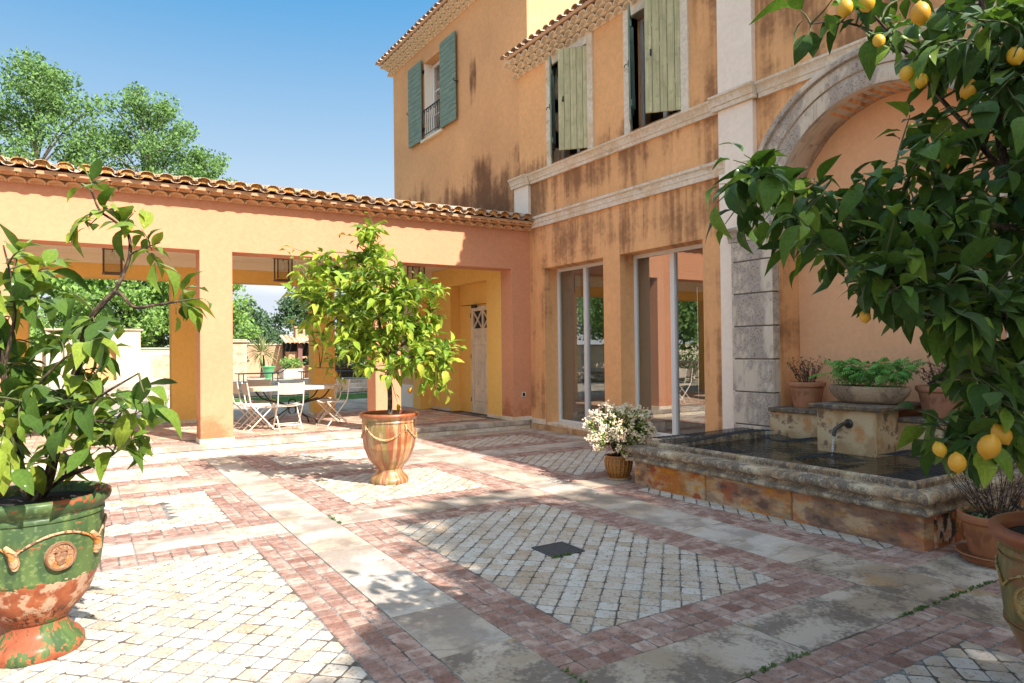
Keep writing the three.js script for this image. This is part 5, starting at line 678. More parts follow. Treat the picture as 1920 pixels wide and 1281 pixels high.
  part('stem', stems, M.bark, t); part('leaf', lv, lm[0], t, 'stuff'); masses.forEach((a, i) => part('flower', a, fm[i], t, 'stuff'));
}
// small plants
function twiggy(t, p, n, h, spread, mats, size, seed) { const st = [], lv = [[], []]; for (let i = 0; i < n; i++) { const a = rr(0, 6.283), r = spread * Math.sqrt(rnd()), tip = p.clone().add(V(Math.sin(a) * r, h * rr(0.5, 1.05), Math.cos(a) * r)); const b = p.clone().add(V(Math.sin(a) * r * 0.25, 0, Math.cos(a) * r * 0.25)); const c = curve([b, b.clone().lerp(tip, 0.5).add(rvec(0.03)), tip], 6); st.push(tube(c, 0.0035, 0.0015, 4, false)); for (let k = 2; k <= 6; k++) for (let j = 0; j < 2; j++) { const d = rvec().add(V(0, 0.3, 0)); lv[rnd() < 0.75 ? 0 : 1].push(pick(LEAFC).clone().applyMatrix4(new THREE.Matrix4().compose(c[k].clone().add(rvec(0.01)), dirQ(d, V(0, 1, 0)), V(1, 1, 1).multiplyScalar(size * rr(0.5, 1.2))))); } } part('stem', st, M.bark, t); lv.forEach((l, i) => l.length && part('leaf', l, mats[i], t, 'stuff')); }
const claypot = (s, h) => lathe([[0, 0.01], [0.7 * s, 0], [0.72 * s, 0.01], [0.9 * s, h * 0.78], [0.93 * s, h * 0.8], [1.0 * s, h * 0.84], [1.02 * s, h * 0.93], [1.0 * s, h * 0.99], [0.94 * s, h], [0.88 * s, h * 0.96], [0.86 * s, h * 0.85]], 36, 0.5);
const terra = [[0.56, 0.28, 0.17], [0.52, 0.26, 0.17], [0.50, 0.22, 0.11]].map((c) => STD({ color: L3(...c), map: stoneTone, bumpMap: fineBump, bumpScale: 0.002, roughness: 0.9 }));
const dryM = [foliage([0.16, 0.06, 0.045], 0.2), foliage([0.24, 0.24, 0.06], 0.3)];
{ const t = thing('bench_pot', 'terracotta pot with reddish dry shrub on the stone bench beside the grey pier', 'plant pot', [0.08, 0.79, 6.09]); part('pot', claypot(0.215, 0.32), terra[0], t); part('soil', lathe([[0, 0.29], [0.188, 0.285]], 20), M.soil, t); twiggy(t, V(0, 0.28, 0), 34, 0.34, 0.26, dryM, 0.045); }
{ const t = thing('bench_pot', 'terracotta pot with bare shrub half hidden behind the big lemon tree', 'plant pot', [0.08, 0.79, 7.68]); part('pot', claypot(0.24, 0.33), terra[1], t); part('soil', lathe([[0, 0.3], [0.208, 0.295]], 20), M.soil, t); twiggy(t, V(0, 0.29, 0), 34, 0.32, 0.28, dryM, 0.045); }
{ // stone trough of ferns
  const t = thing('fern_trough', 'oval stone trough of bright green ferns above the fountain spout', 'planter', [-0.2, 0.916, 7.05]); const g = lathe([[0, 0], [0.3, 0], [0.36, 0.03], [0.43, 0.1], [0.455, 0.16], [0.445, 0.19], [0.42, 0.19], [0.4, 0.16]], 40, 0.8).scale(0.5, 1, 1); part('trough', uvm(g), STD({ color: L3(0.60, 0.50, 0.40), map: pierTone, bumpMap: fineBump, bumpScale: 0.008, roughness: 0.95 }), t); part('soil', lathe([[0, 0.165], [0.41, 0.16]], 24).scale(0.5, 1, 1), M.soil, t);
  const fr = [[], [], []]; for (let i = 0; i < 120; i++) { const b = V(rr(-0.14, 0.14), 0.16, rr(-0.36, 0.36)), a = rr(0, 6.283), r = rr(0.14, 0.34), tip = b.clone().add(V(Math.sin(a) * r * 0.8 - 0.04, rr(0.08, 0.36), Math.cos(a) * r + b.z * 0.25)); const c = curve([b, b.clone().lerp(tip, 0.55).add(V(0, 0.1, 0)), tip], 13); const k = Math.floor(rnd() * 3), gs = fr[k]; gs.push(tube(c, 0.002, 0.001, 3, false)); for (let j = 2; j < 13; j++) { const ax = c[j].clone().sub(c[j - 1]).normalize(), sd = V().crossVectors(ax, V(0, 1, 0)).normalize(); for (const s of [-1, 1]) { const d = sd.clone().multiplyScalar(s).addScaledVector(ax, 0.35).add(V(0, -0.1, 0)); gs.push(LEAFC[0].clone().applyMatrix4(new THREE.Matrix4().compose(c[j], dirQ(d, V(0, 1, 0)), V(0.03, 0.05, 0.07 * Math.sin(Math.PI * (j - 0.5) / 13.5) + 0.012)))); } } }
  fr.forEach((a, i) => part('fern_frond', a, foliage([[0.10, 0.34, 0.05], [0.15, 0.42, 0.06], [0.24, 0.48, 0.08]][i], 0.35), t, 'stuff'));
}
{ const t = thing('saucer_pot', 'terracotta pot in a saucer holding a dry twiggy plant at the basin corner', 'plant pot', [-2.0, 0, 9.08]); part('saucer', lathe([[0, 0.003], [0.22, 0.003], [0.26, 0.055], [0.27, 0.06], [0.262, 0.066], [0.245, 0.05], [0.21, 0.02], [0, 0.02]], 40, 0.5), terra[2], t); const p = part('pot', claypot(0.25, 0.32), terra[2], t); p.position.y = 0.022; part('soil', lathe([[0, 0.31], [0.215, 0.305]], 24), M.soil, t); twiggy(t, V(0, 0.3, 0), 60, 0.42, 0.36, [foliage([0.20, 0.12, 0.09], 0.2), foliage([0.36, 0.28, 0.16], 0.3)], 0.03); const gl = []; for (let i = 0; i < 110; i++) { const a = rr(0, 6.283), r = 0.24 * Math.sqrt(rnd()); gl.push(pick(LEAFC).clone().applyMatrix4(new THREE.Matrix4().compose(V(Math.sin(a) * r, 0.31 + rr(0, 0.05), Math.cos(a) * r), dirQ(rvec().add(V(0, 0.6, 0)), V(0, 1, 0)), V(1, 1, 1).multiplyScalar(rr(0.02, 0.05))))); } part('leaf', gl, foliage([0.08, 0.2, 0.03]), t, 'stuff'); }
for (const o of scene.children.filter((c) => c.name.startsWith('potted_lemon_tree'))) { const p = o.children.find((c) => c.name === 'pot').position.clone(); p.y = 0; o.children.forEach((c) => c.position.sub(p)); o.position.copy(p); }

// ---------- garden table and folding chairs ----------
{
  const t = thing('garden_table', 'white topped garden table on scrolled black iron legs in the arcade', 'table', [-4.15, FL, -2.0], 0.02);
  const s = new THREE.Shape(); const a = 0.78, b = 0.46, c = 0.12; [[-a + c, -b], [a - c, -b], [a, -b + c], [a, b - c], [a - c, b], [-a + c, b], [-a, b - c], [-a, -b + c]].forEach(([x, y], i) => i ? s.lineTo(x, y) : s.moveTo(x, y)); part('tabletop', uvm(new THREE.ExtrudeGeometry(s, { depth: 0.05, bevelEnabled: true, bevelSize: 0.008, bevelThickness: 0.008, bevelSegments: 2 }).rotateX(-Math.PI / 2).translate(0, 0.69, 0)), STD({ color: L3(0.86, 0.82, 0.74), map: stoneTone, roughness: 0.5 }), t);
  for (const sx of [-1, 1]) for (const sz of [-1, 1]) part('leg', tube(curve([V(sx * 0.62, 0.68, sz * 0.34), V(sx * 0.5, 0.52, sz * 0.28), V(sx * 0.2, 0.42, sz * 0.1), V(sx * 0.07, 0.34, sz * 0.04), V(sx * 0.2, 0.2, sz * 0.14), V(sx * 0.36, 0.1, sz * 0.26), V(sx * 0.4, 0.0, sz * 0.3)], 22), 0.013), M.iron, t);
  for (const y of [0.28, 0.42]) part('ring', new THREE.TorusGeometry(0.07, 0.012, 8, 24).translate(0, y, 0), M.iron, t); part('brace', tube(curve([V(-0.5, 0.5, 0), V(-0.25, 0.44, 0), V(0, 0.36, 0), V(0.25, 0.44, 0), V(0.5, 0.5, 0)], 14), 0.01), M.iron, t);
}
{
  const make = () => { // seat height .45, back .86, faces +z
    const t = new THREE.Group(); const w = 0.22;
    for (const s of [-1, 1]) { part('leg', tube([V(s * w, 0, 0.22), V(s * w, 0.44, -0.17), V(s * w, 0.5, -0.2), V(s * w, 0.86, -0.26)], 0.011, 0.011, 6), M.cream, t); part('leg', tube([V(s * (w - 0.026), 0, -0.24), V(s * (w - 0.026), 0.44, 0.2)], 0.011, 0.011, 6), M.cream, t); part('seat_rail', tube([V(s * (w - 0.012), 0.445, -0.19), V(s * (w - 0.012), 0.455, 0.21)], 0.011, 0.011, 6), M.cream, t); }
    for (const [y, z, k] of [[0.1, -0.195, w - 0.026], [0.1, 0.13, w], [0.012, 0.21, w]]) part('stretcher', tube([V(-k, y, z), V(k, y, z)], 0.008, 0.008, 6), M.cream, t);
    part('seat', sheet(0.41, 0.4, 0.035).translate(0, 0.462, 0.01), M.sling, t); part('backrest', sheet(0.46, 0.2, 0.05).rotateX(Math.PI / 2 - 0.16).translate(0, 0.75, -0.24), M.sling, t); return t;
  };
  const sheet = (w, d, sag) => { const g = new THREE.BoxGeometry(w, 0.006, d, 10, 1, 2); const p = g.attributes.position; for (let i = 0; i < p.count; i++) { const k = p.getX(i) / (w / 2); p.setY(i, p.getY(i) - sag * (1 - k * k)); } g.computeVertexNormals(); return norm(g); };
  const proto = make(); const C = [[-4.42, -1.24, Math.PI, 'cream folding chair seen from behind, nearest the courtyard'], [-4.86, -1.45, Math.PI / 2, 'cream folding chair close beside the orange pillar, its open legs crossing in front'], [-4.95, -2.0, Math.PI / 2 + 0.1, 'cream folding chair mostly cut off by the orange pillar at the table end'], [-3.52, -1.55, -Math.PI / 2 + 0.2, 'cream folding chair at the right end of the garden table, side on'], [-3.42, -2.2, -Math.PI / 2 - 0.05, 'cream folding chair at the right end of the table, behind the other one there'], [-4.55, -2.75, 0, 'cream folding chair on the lawn side of the garden table, only its back showing']];
  C.forEach(([x, z, r, label]) => { const c = proto.clone(); c.name = numbered('folding_chair'); c.position.set(x, FL, z); c.rotation.y = r; scene.add(c); tag(c, label, 'chair', 'folding chairs round the garden table'); });
}

// ---------- garden beyond the arcade ----------
const TY = 0.42; // raised far terrace
{
  part('rear_terrace', uvm(bx(-30, -0.05, -13.4, 14, 0.02, ZB - 0.5)), STD({ color: L3(0.56, 0.50, 0.44), map: slabTone, roughness: 0.9 }), null, 'structure');
  part('pool_terrace', uvm(bx(-40, -0.05, -60, 40, TY, -15.2)), STD({ color: L3(0.58, 0.52, 0.46), map: slabTone, roughness: 0.9 }), null, 'structure');
  const st = setting('terrace_step', 'pale stone steps up to the far terrace'); part('slab', bx(-30, 0, -14.6, 30, 0.16, -14.1, 0.01), M.slab[2], st); part('slab', bx(-30, 0, -15.2, 30, 0.3, -14.6, 0.01), M.slab[2], st);
  const gm = foliage([0.09, 0.22, 0.03], 0.2); const G = []; const blade = (x, z) => { const h = rr(0.03, 0.07), a = rr(0, 6.28); const g = new THREE.BufferGeometry(); const dx = Math.cos(a) * 0.006, dz = Math.sin(a) * 0.006, lx = rr(-0.02, 0.02), lz = rr(-0.02, 0.02); g.setAttribute('position', new THREE.Float32BufferAttribute([x - dx, 0.03, z - dz, x + dx, 0.03, z + dz, x + lx, 0.03 + h, z + lz], 3)); g.computeVertexNormals(); return norm(g); };
  const lawn = part('lawn', uvm(bx(-6.4, 0.0, -12.8, 6, 0.035, -10.2, 0.01)), STD({ color: L3(0.10, 0.21, 0.035), map: texture(256, 256, (u, v) => gray(255 * (0.55 + 0.5 * fbm(u, v, 60, 60, 401, 3))), true, 1), roughness: 1 }), null, 'structure'); for (let i = 0; i < 9000; i++) G.push(blade(rr(-6.3, 5.9), rr(-12.7, -10.3))); part('grass', G, gm, null, 'stuff');
}
{ // garden wall with an arched alcove, and its end pillar
  const t = thing('garden_wall', 'cream garden wall with coping, sunk panels and an arched alcove', 'wall'); const wm = STD({ color: L3(0.62, 0.51, 0.38), map: stuccoTone, roughness: 0.95 }), gt = STD({ color: L3(0.62, 0.54, 0.45), map: stoneTone, roughness: 0.9 });
  const Zw = -20; part('wall', wallZ([[-26, TY], [-2.2, TY], [-2.2, 1.72], [-26, 1.72]], [], Zw, 0.3), wm, t); part('coping', bx(-26, 1.721, Zw - 0.34, -2.2, 1.79, Zw + 0.05, 0.015), gt, t);
  const ar = []; for (let i = 0; i <= 14; i++) { const a = Math.PI * i / 14; ar.push([-6.95 + 0.52 * Math.cos(a), 1.55 + 0.52 * Math.sin(a)]); } ar.push([-7.47, TY + 0.1], [-6.43, TY + 0.1]); part('alcove_front', wallZ([[-8.7, TY], [-5.6, TY], [-5.6, 2.45], [-8.7, 2.45]], [ar], Zw + 0.5, 0.3), wm, t); part('alcove_back', bx(-8.7, TY, Zw + 0.0, -5.6, 2.45, Zw + 0.199), STD({ color: L3(0.62, 0.33, 0.14), map: stuccoTone, roughness: 0.95 }), t); part('coping', bx(-8.8, 2.451, Zw - 0.1, -5.5, 2.53, Zw + 0.56, 0.02), gt, t);
  for (const [a, b] of [[-5.2, -4.1], [-3.9, -2.55]]) part('sunk_panel', bx(a, TY + 0.15, Zw, b, 1.5, Zw + 0.012, 0.006), gt, t);
  part('end_pillar', bx(-2.2, TY, Zw - 0.35, -1.55, 1.98, Zw + 0.2, 0.01), gt, t); for (let k = 0; k < 4; k++) part('pillar_joint', bx(-2.203, TY + 0.3 + k * 0.4, Zw - 0.35, -1.547, TY + 0.308 + k * 0.4, Zw + 0.203, 0.001), M.grout, t); part('pillar_cap', [bx(-2.3, 1.98, Zw - 0.42, -1.45, 2.06, Zw + 0.28, 0.015), bx(-2.22, 2.06, Zw - 0.36, -1.53, 2.12, Zw + 0.21, 0.02)], gt, t);
}
{ const t = thing('terracotta_wall', 'low rose coloured wall catching the shadow of the yucca', 'wall'); part('wall', bx(-1.5, TY, -23.3, 3.2, 1.9, -23.0), STD({ color: L3(0.62, 0.36, 0.23), map: stuccoTone, roughness: 0.95 }), t); part('coping', bx(-1.5, 1.9, -23.35, 3.2, 1.96, -22.94), M.trim, t); }
{ // outdoor fireplace with chimney and tiled lean-to
  const t = thing('garden_fireplace', 'outdoor fireplace under a tiled lean-to with a small open chimney', 'fireplace', [2.0, TY, -22.4]); t.scale.setScalar(0.82); const cm = STD({ color: L3(0.56, 0.33, 0.21), map: stuccoTone, roughness: 0.95 });
  part('post', bx(-1.05, 0, 0.5, -0.8, 1.9, 0.75), STD({ color: L3(0.20, 0.09, 0.07), roughness: 0.8 }), t); part('post', bx(1.6, 0, 0.5, 1.85, 1.9, 0.75), STD({ color: L3(0.20, 0.09, 0.07), roughness: 0.8 }), t); part('back_wall', bx(-1.6, 0, -0.6, 2.2, 1.95, -0.4), M.dark, t); part('hearth', [bx(-1.5, 0, -0.39, -0.9, 1.4, 0.4), bx(-0.9, 1.0, -0.39, 1.9, 1.12, 0.4), bx(-0.9, 0, -0.39, 1.9, 0.55, 0.4)], cm, t);
  for (let i = 0; i < 16; i++) { const g = barrel(0.13, 0.11, 1.6, 0.02).rotateX(-0.3).rotateY(Math.PI).translate(-1.7 + i * 0.26, 1.86, 1.05); part('roof_tile', g, pick(M.clay), t); } part('chimney', [bx(-1.0, 1.9, -0.45, -0.45, 2.45, 0.05), bx(-1.0, 2.45, -0.45, -0.88, 2.8, 0.05), bx(-0.57, 2.45, -0.45, -0.45, 2.8, 0.05), bx(-1.08, 2.8, -0.52, -0.37, 2.88, 0.12)], cm, t);
}
const bushLeaf = LEAFC;
// crown: clumps of leaves on a few limbs
function crown(t, blobs, n, size, mats, up = 0.25, name = 'crown') { const gs = mats.map(() => []); for (const b of blobs) { const m = Math.round(n * b.w); for (let i = 0; i < m; i++) { const d = rvec(), r = Math.pow(rnd(), 0.45); const q = V(b.c[0] + d.x * b.r[0] * r, b.c[1] + d.y * b.r[1] * r, b.c[2] + d.z * b.r[2] * r); const k = Math.min(mats.length - 1, Math.floor(rnd() * mats.length)); const g = quadLeaf(q, rvec().add(V(0, up, 0)), size * rr(0.6, 1.3)); gs[k].push(g); } } gs.forEach((g, i) => g.length && part(name, g, mats[i], t)); }
function quadLeaf(p, d, s) { const q = dirQ(d, rvec()); const f = (x, y, z) => V(x * s, y * s, z * s).applyQuaternion(q).add(p); const a = f(0, 0, 0), b = f(0.3, 0.05, 0.5), c = f(0, 0, 1), e = f(-0.3, 0.05, 0.5); const g = new THREE.BufferGeometry(); g.setAttribute('position', new THREE.Float32BufferAttribute([a, b, c, a, c, e].flatMap((v) => [v.x, v.y, v.z]), 3)); g.setAttribute('uv', new THREE.Float32BufferAttribute([0.5, 0, 1, 0.5, 0.5, 1, 0.5, 0, 0.5, 1, 0, 0.5], 2)); g.computeVertexNormals(); return g; }
function tree(label, x, y, z, h, R, o = {}) {
  const t = thing(o.name || 'garden_tree', label, o.cat || 'tree', [x, y, z], 0, o.group); const limbs = [], tr = []; const th = h * (o.bare ?? 0.3); const bend = V(rr(-0.3, 0.3), 0, rr(-0.3, 0.3)).multiplyScalar(h * 0.06); const axis = curve([V(0, -0.3, 0), V(bend.x * 0.4, th, bend.z * 0.4), V(bend.x, h * 0.62, bend.z), V(bend.x * 1.3, h * 0.94, bend.z * 1.3)], 14); tr.push(tube(axis, h * 0.018, h * 0.003, 8)); const blobs = []; const nb = o.n || 22;
  for (let i = 0; i < nb; i++) { const k = lerp(0.25, 1, (i + 0.5) / nb), f = (o.shape || ((s) => Math.sin(Math.PI * Math.pow(s, 0.8)) * 0.85 + 0.2))(k); const a = i * 2.4 + rr(-0.4, 0.4), base = axis[Math.min(14, Math.floor(lerp(th / h * 0.7, 0.92, k) * 14))]; const rad = R * f * rr(0.55, 1.0); const tip = V(base.x + Math.sin(a) * rad, lerp(th * 1.05, h * 0.97, k) + rr(-0.05, 0.05) * h, base.z + Math.cos(a) * rad); const c = curve([base, base.clone().lerp(tip, 0.5).add(V(0, rad * 0.12, 0)), tip], 6); tr.push(tube(c, h * 0.0062 * (1.3 - k), h * 0.0014, 5, false)); const br = R * (o.clump || 0.34) * rr(0.7, 1.25); blobs.push({ c: [tip.x, tip.y, tip.z], r: [br, br * 0.75, br], w: 0.7 / nb }); const m = c[4]; blobs.push({ c: [m.x, m.y, m.z], r: [br * 0.75, br * 0.6, br * 0.75], w: 0.3 / nb }); }
  part('trunk', tr, o.bark || M.bark, t); crown(t, blobs, o.leaves || 9000, o.size || 0.2, o.mats); return t;
}
const F1 = [[0.10, 0.21, 0.035], [0.14, 0.27, 0.045], [0.19, 0.34, 0.06]].map((c) => foliage(c, 0.4)), F2 = [[0.05, 0.11, 0.03], [0.07, 0.15, 0.04]].map((c) => foliage(c, 0.3)), F3 = [[0.17, 0.33, 0.05], [0.24, 0.42, 0.06], [0.32, 0.48, 0.08]].map((c) => foliage(c, 0.45));
// tall poplars over the roof
tree('tall airy poplar at the far left with pale branches above the tiled roof', -9.7, 0, -30, 16.2, 4.2, { mats: F1, leaves: 24000, size: 0.18, bark: M.paleBark, n: 54, clump: 0.22, bare: 0.25 }); tree('second tall poplar, between the leftmost one and the lower branch', -4.7, 0, -30.5, 16.0, 4.1, { mats: F1, leaves: 20000, size: 0.18, bark: M.paleBark, n: 48, clump: 0.22, bare: 0.25 }); tree('shorter poplar at the right of the group, just clearing the roof', -1.7, 0, -30, 12.9, 2.8, { mats: F1, leaves: 12000, size: 0.18, bark: M.paleBark, n: 34, clump: 0.22, bare: 0.25 });
tree('tall poplar cut by the left edge above the roof', -13.6, 0, -29, 15.4, 3.2, { mats: F1, leaves: 18000, size: 0.18, bark: M.paleBark, n: 46, clump: 0.22, bare: 0.2 });
// bushy trees behind the garden wall
tree('bright green bushy tree behind the alcove wall, seen through the wide opening', -9.2, 0, -23.5, 6.2, 2.8, { mats: F3, leaves: 12000, size: 0.2, bare: 0.12 }); tree('bright green tree filling the right half of the wide opening', -6.0, 0, -24, 6.6, 2.8, { mats: F3, leaves: 12000, size: 0.2, bare: 0.12 }); tree('dark dense tree just behind the big pillar', -4.4, 0, -25.5, 6.4, 2.4, { mats: F2, leaves: 8000, size: 0.2, bare: 0.12 }); tree('light green tree left of the sky gap behind the table', -2.75, 0, -22.5, 6.0, 1.9, { mats: F3, leaves: 8000, size: 0.18, bare: 0.1 });
tree('low olive green tree under the clouds, left of the chimney', 0.2, 0, -30, 4.2, 1.9, { mats: F2, leaves: 5000, size: 0.2, bare: 0.1 }); tree('low dark tree behind the chimney', 3.2, 0, -30, 4.6, 2.3, { mats: F2, leaves: 6000, size: 0.2, bare: 0.1 }); tree('grey green feathery tree at the right of the sky gap', 5.2, 0, -34, 9.5, 2.0, { mats: [foliage([0.16, 0.19, 0.11])], leaves: 4500, size: 0.22, bare: 0.25 }); tree('leafy green tree seen between the second pillar and the lemon tree', 3.6, 0, -18, 4.8, 2.0, { mats: F3, leaves: 7000, size: 0.18, bare: 0.15 });
for (const [x, z, h, lab] of [[-12, -9, 6, 'bushy tree near the western balustrade, mirrored in the second french door'], [-13.5, -13, 6.5, 'bushy tree behind the lawn, mirrored between the door mullions'], [-21, -21, 8, 'bushy tree far to the west, mirrored in the glass'], [-16, -16, 6.5, 'bushy tree on the far side of the lawn, mirrored in the first french door'], [-20, -8, 7, 'bushy tree west of the arcade, mirrored in the glass'], [-24, 2, 7.5, 'bushy tree west of the courtyard']]) tree(lab, x, 0, z, h, 3.0, { mats: F1, leaves: 7000, size: 0.24, bare: 0.2 });
{ // yucca in front of the terracotta wall
  const t = thing('yucca_plant', 'spiky yucca with long pale leaves beside the garden wall pillar', 'yucca', [-0.75, TY, -20.6]); part('trunk', tube([V(0, 0, 0), V(0.03, 0.5, 0), V(0, 1.0, 0)], 0.1, 0.08, 8), M.bark, t); const gs = [[], []]; for (let i = 0; i < 150; i++) { const d = rvec().add(V(0, 0.25, 0)).normalize(); const g = leafGeo(1, 0.035, 0.5, rr(0.1, 0.5), 0, 4); gs[i % 2].push(g.applyMatrix4(new THREE.Matrix4().compose(V(0, 1.1, 0).addScaledVector(d, 0.08), dirQ(d, V(0, 1, 0)), V(1, 1, 1).multiplyScalar(rr(0.6, 0.95))))); } gs.forEach((g, i) => part('spiky_leaf', g, foliage(i ? [0.34, 0.36, 0.14] : [0.2, 0.26, 0.08], 0.2), t, 'stuff'));
}
{ const t = thing('green_garden_urn', 'bright green glazed urn in front of the yucca', 'urn', [-1.15, TY, -17.6]); t.scale.setScalar(0.8); part('urn', lathe([[0, 0], [0.17, 0], [0.18, 0.05], [0.13, 0.1], [0.2, 0.25], [0.28, 0.5], [0.3, 0.62], [0.34, 0.66], [0.34, 0.71], [0.3, 0.71], [0.27, 0.62], [0, 0.6]], 32, 0.7), PHY({ color: L3(0.13, 0.42, 0.17), roughness: 0.4, clearcoat: 0.5 }), t); }
function gardenPot(x, z, w, h, label, mat, leaf) { const t = thing('garden_planter', label, 'planter', [x, TY, z]); part('planter', bx(-w, 0, -w, w, h, w, 0.02), mat, t); const bl = [{ c: [0, h + 0.2, 0], r: [w * 1.2, 0.3, w * 1.1], w: 1 }]; crown(t, bl, 420, 0.13, leaf, 0.5, 'foliage'); }
gardenPot(0.0, -18.6, 0.4, 0.42, 'low pale planter with leafy herbs right of the green urn', STD({ color: L3(0.66, 0.5, 0.4), roughness: 0.9 }), F3); gardenPot(1.1, -19, 0.33, 0.55, 'square terracotta planter with dark shrubs in front of the fireplace', terra[0], F2); gardenPot(2.4, -19, 0.7, 0.5, 'long weathered wooden planter in front of the fireplace', STD({ color: L3(0.30, 0.22, 0.17), map: barkTone, roughness: 0.9 }), F2);
{ const t = thing('column_shrub', 'slender light green shrub beside the second pillar', 'shrub', [2.7, TY, -17.6]); crown(t, [{ c: [0, 0.7, 0], r: [0.4, 0.8, 0.4], w: 0.5 }, { c: [0, 1.6, 0], r: [0.35, 0.8, 0.35], w: 0.5 }], 2600, 0.11, F3, 0.4, 'foliage'); part('stem', tube([V(0, 0, 0), V(0, 2.1, 0)], 0.03, 0.01), M.bark, t); }
function lounger(x, z, turn, label) { const t = thing('sun_lounger', label, 'sun lounger', [x, TY, z], turn, 'dark iron sun loungers on the far terrace'); part('frame', [bar(V(-0.95, 0.32, -0.3), V(0.6, 0.32, -0.3), 0.035), bar(V(-0.95, 0.32, 0.3), V(0.6, 0.32, 0.3), 0.035), bar(V(0.6, 0.32, -0.3), V(1.05, 0.62, -0.3), 0.03), bar(V(0.6, 0.32, 0.3), V(1.05, 0.62, 0.3), 0.03), bar(V(1.05, 0.62, -0.3), V(1.05, 0.62, 0.3), 0.03), bar(V(-0.95, 0.32, -0.3), V(-0.95, 0.32, 0.3), 0.03)], M.iron, t); for (const lx of [-0.8, 0.5]) for (const lz of [-0.3, 0.3]) part('leg', bar(V(lx, 0, lz), V(lx, 0.32, lz), 0.03), M.iron, t); part('sling', bx(-0.93, 0.325, -0.28, 0.6, 0.334, 0.28, 0.003), STD({ color: L3(0.12, 0.12, 0.13), roughness: 0.9 }), t); }
lounger(-1.6, -16.6, 0.1, 'dark sun lounger nearest the cream wall pillar'); lounger(0.9, -17.1, -0.15, 'dark sun lounger in the middle of the row on the far terrace'); lounger(2.1, -16.2, -0.2, 'dark sun lounger closest to the second arcade pillar');
for (const [x, z, lab] of [[-5.55, -9.6, 'round white wire lantern at the edge of the lawn, the nearer of two'], [-5.9, -11.4, 'round white wire lantern on the lawn, the farther of two']]) { const t = thing('wire_lantern', lab, 'lantern', [x, 0.04, z]); const g = []; for (let i = 0; i < 8; i++) g.push(new THREE.TorusGeometry(0.17, 0.006, 5, 28).rotateY(i * Math.PI / 8).scale(1, 1.15, 1).translate(0, 0.2, 0)); for (const [y, r] of [[0.1, 0.145], [0.2, 0.17], [0.31, 0.14]]) g.push(new THREE.TorusGeometry(r, 0.006, 5, 28).rotateX(Math.PI / 2).translate(0, y, 0)); part('wire_cage', g, STD({ color: L3(0.62, 0.48, 0.42), roughness: 0.5 }), t); part('candle', lathe([[0, 0.02], [0.06, 0.02], [0.06, 0.22], [0, 0.225]], 16), M.cream, t); }
{ // balustrade and clipped hedge across the western side, mirrored in the glass
  const t = thing('balustrade', 'pale stone balustrade on the western side of the garden, mirrored in the doors', 'balustrade', [-15.5, 0, -9]); part('rail', bx(-0.16, 0.82, -7, 0.16, 0.94, 7, 0.02), M.trim, t); part('base', bx(-0.16, 0, -7, 0.16, 0.14, 7, 0.02), M.trim, t); const bg = lathe([[0, 0], [0.07, 0], [0.07, 0.04], [0.04, 0.08], [0.085, 0.24], [0.08, 0.32], [0.04, 0.5], [0.045, 0.62], [0.07, 0.64], [0.07, 0.68], [0, 0.68]], 14); for (let i = 0; i < 46; i++) { const b = part('baluster', bg, M.trim, t); b.position.set(0, 0.14, -6.8 + i * 0.3); }
  const h = thing('clipped_hedge', 'clipped green hedge behind the balustrade', 'hedge', [-17, 0, -9]); crown(h, Array.from({ length: 16 }, (_, i) => ({ c: [0, 0.75, -7 + i * 0.95], r: [0.7, 0.8, 0.8], w: 1 / 16 })), 9000, 0.12, F1, 0.3, 'foliage');
}
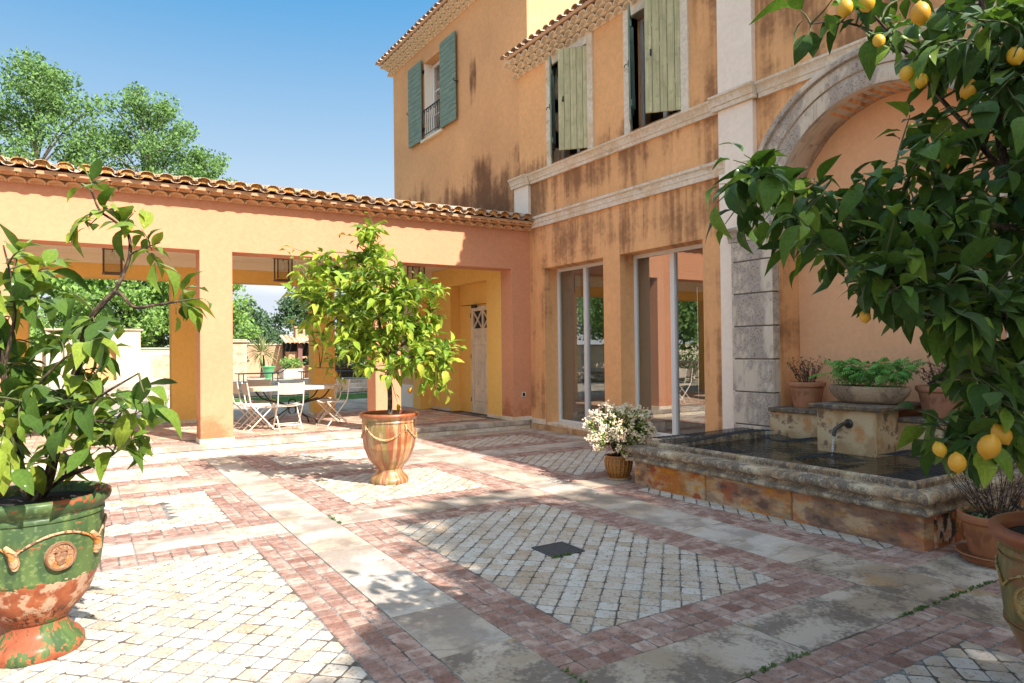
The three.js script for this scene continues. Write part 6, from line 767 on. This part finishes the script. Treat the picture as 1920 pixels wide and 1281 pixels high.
// ---------- trees behind the photographer that shade the near court, and a far row added to block low sky ----------
tree('tall leafy tree behind the photographer, shading the near court', -0.8, 0, 17.8, 11.3, 3.2, { mats: F1, leaves: 13500, size: 0.29, n: 46, clump: 0.25, bare: 0.5, name: 'shade_tree' });
tree('second tall tree behind the photographer, nearer the house', 2.3, 0, 17.8, 10.6, 3.0, { mats: F1, leaves: 12000, size: 0.29, n: 38, clump: 0.27, bare: 0.42, name: 'shade_tree' });
tree('lighter tree behind the photographer, left of the tall shading tree', -3.4, 0, 17.4, 9.2, 1.4, { mats: F1, leaves: 4200, size: 0.27, n: 24, clump: 0.28, bare: 0.6, name: 'shade_tree' });
for (const [x, z, h, lab] of [[-9, 27, 12, 'unseen dense tree added behind the photographer to block low sky, leftmost of the row'], [-2, 28, 13, 'unseen dense tree added behind the photographer to block low sky, in the middle of the row'], [5, 27, 12.5, 'unseen dense tree added behind the photographer to block low sky, nearest the house']]) tree(lab, x, 0, z, h, 4.0, { mats: F2, leaves: 9000, size: 0.5, n: 30, clump: 0.36, bare: 0.12, name: 'shade_tree' });

{ // moss and small weeds in the open joints
  const gs = []; const spots = []; for (let i = 0; i < 46; i++) spots.push([rr(-3.6, -2.5), 9.262 + rr(-0.008, 0.008)]); for (let i = 0; i < 12; i++) spots.push([-5.59 + rr(-0.006, 0.006), rr(8.7, 9.1)]); for (let i = 0; i < 26; i++) spots.push([rr(-4.6, -4.42), 7.245 + rr(-0.01, 0.01)]); for (let i = 0; i < 14; i++) spots.push([-5.59 + rr(-0.006, 0.006), rr(4.9, 5.35)]); for (let i = 0; i < 16; i++) spots.push([rr(-4.9, -4.3), 9.262 + rr(-0.006, 0.006)]);
  for (const [x, z] of spots) for (let k = 0; k < 7; k++) { const g = quadLeaf(V(x + rr(-0.012, 0.012), 0, z + rr(-0.008, 0.008)), rvec().add(V(0, 1.0, 0)), rr(0.01, 0.026)); gs.push(g); }
  tag(part('joint_moss', gs, foliage([0.10, 0.17, 0.03], 0.2), null, 'stuff'), 'tiny green weeds and moss in the joints between the pale slabs');
}
{ // dry leaves blown onto the paving
  const lm = [STD({ color: L3(0.20, 0.12, 0.05), roughness: 0.9, side }), STD({ color: L3(0.28, 0.20, 0.07), roughness: 0.9, side })], gs = [[], []];
  for (let i = 0; i < 46; i++) { const x = rr(-8, -2.4), z = rr(1, 9.6); gs[i % 2].push(LEAFC[i % 6].clone().applyMatrix4(new THREE.Matrix4().compose(V(x, 0.006, z), new THREE.Quaternion().setFromEuler(new THREE.Euler(rr(-0.2, 0.2), rr(0, 6.28), rr(-0.3, 0.3))), V(1, 1, 1).multiplyScalar(rr(0.02, 0.045))))); }
  const t = thing('fallen_leaves', 'small dry brown leaves scattered over the courtyard paving', 'leaves'); t.userData.kind = 'stuff'; delete t.userData.category; gs.forEach((g, i) => part('leaf', g, lm[i], t, 'stuff'));
}

renderer.render(scene, camera);
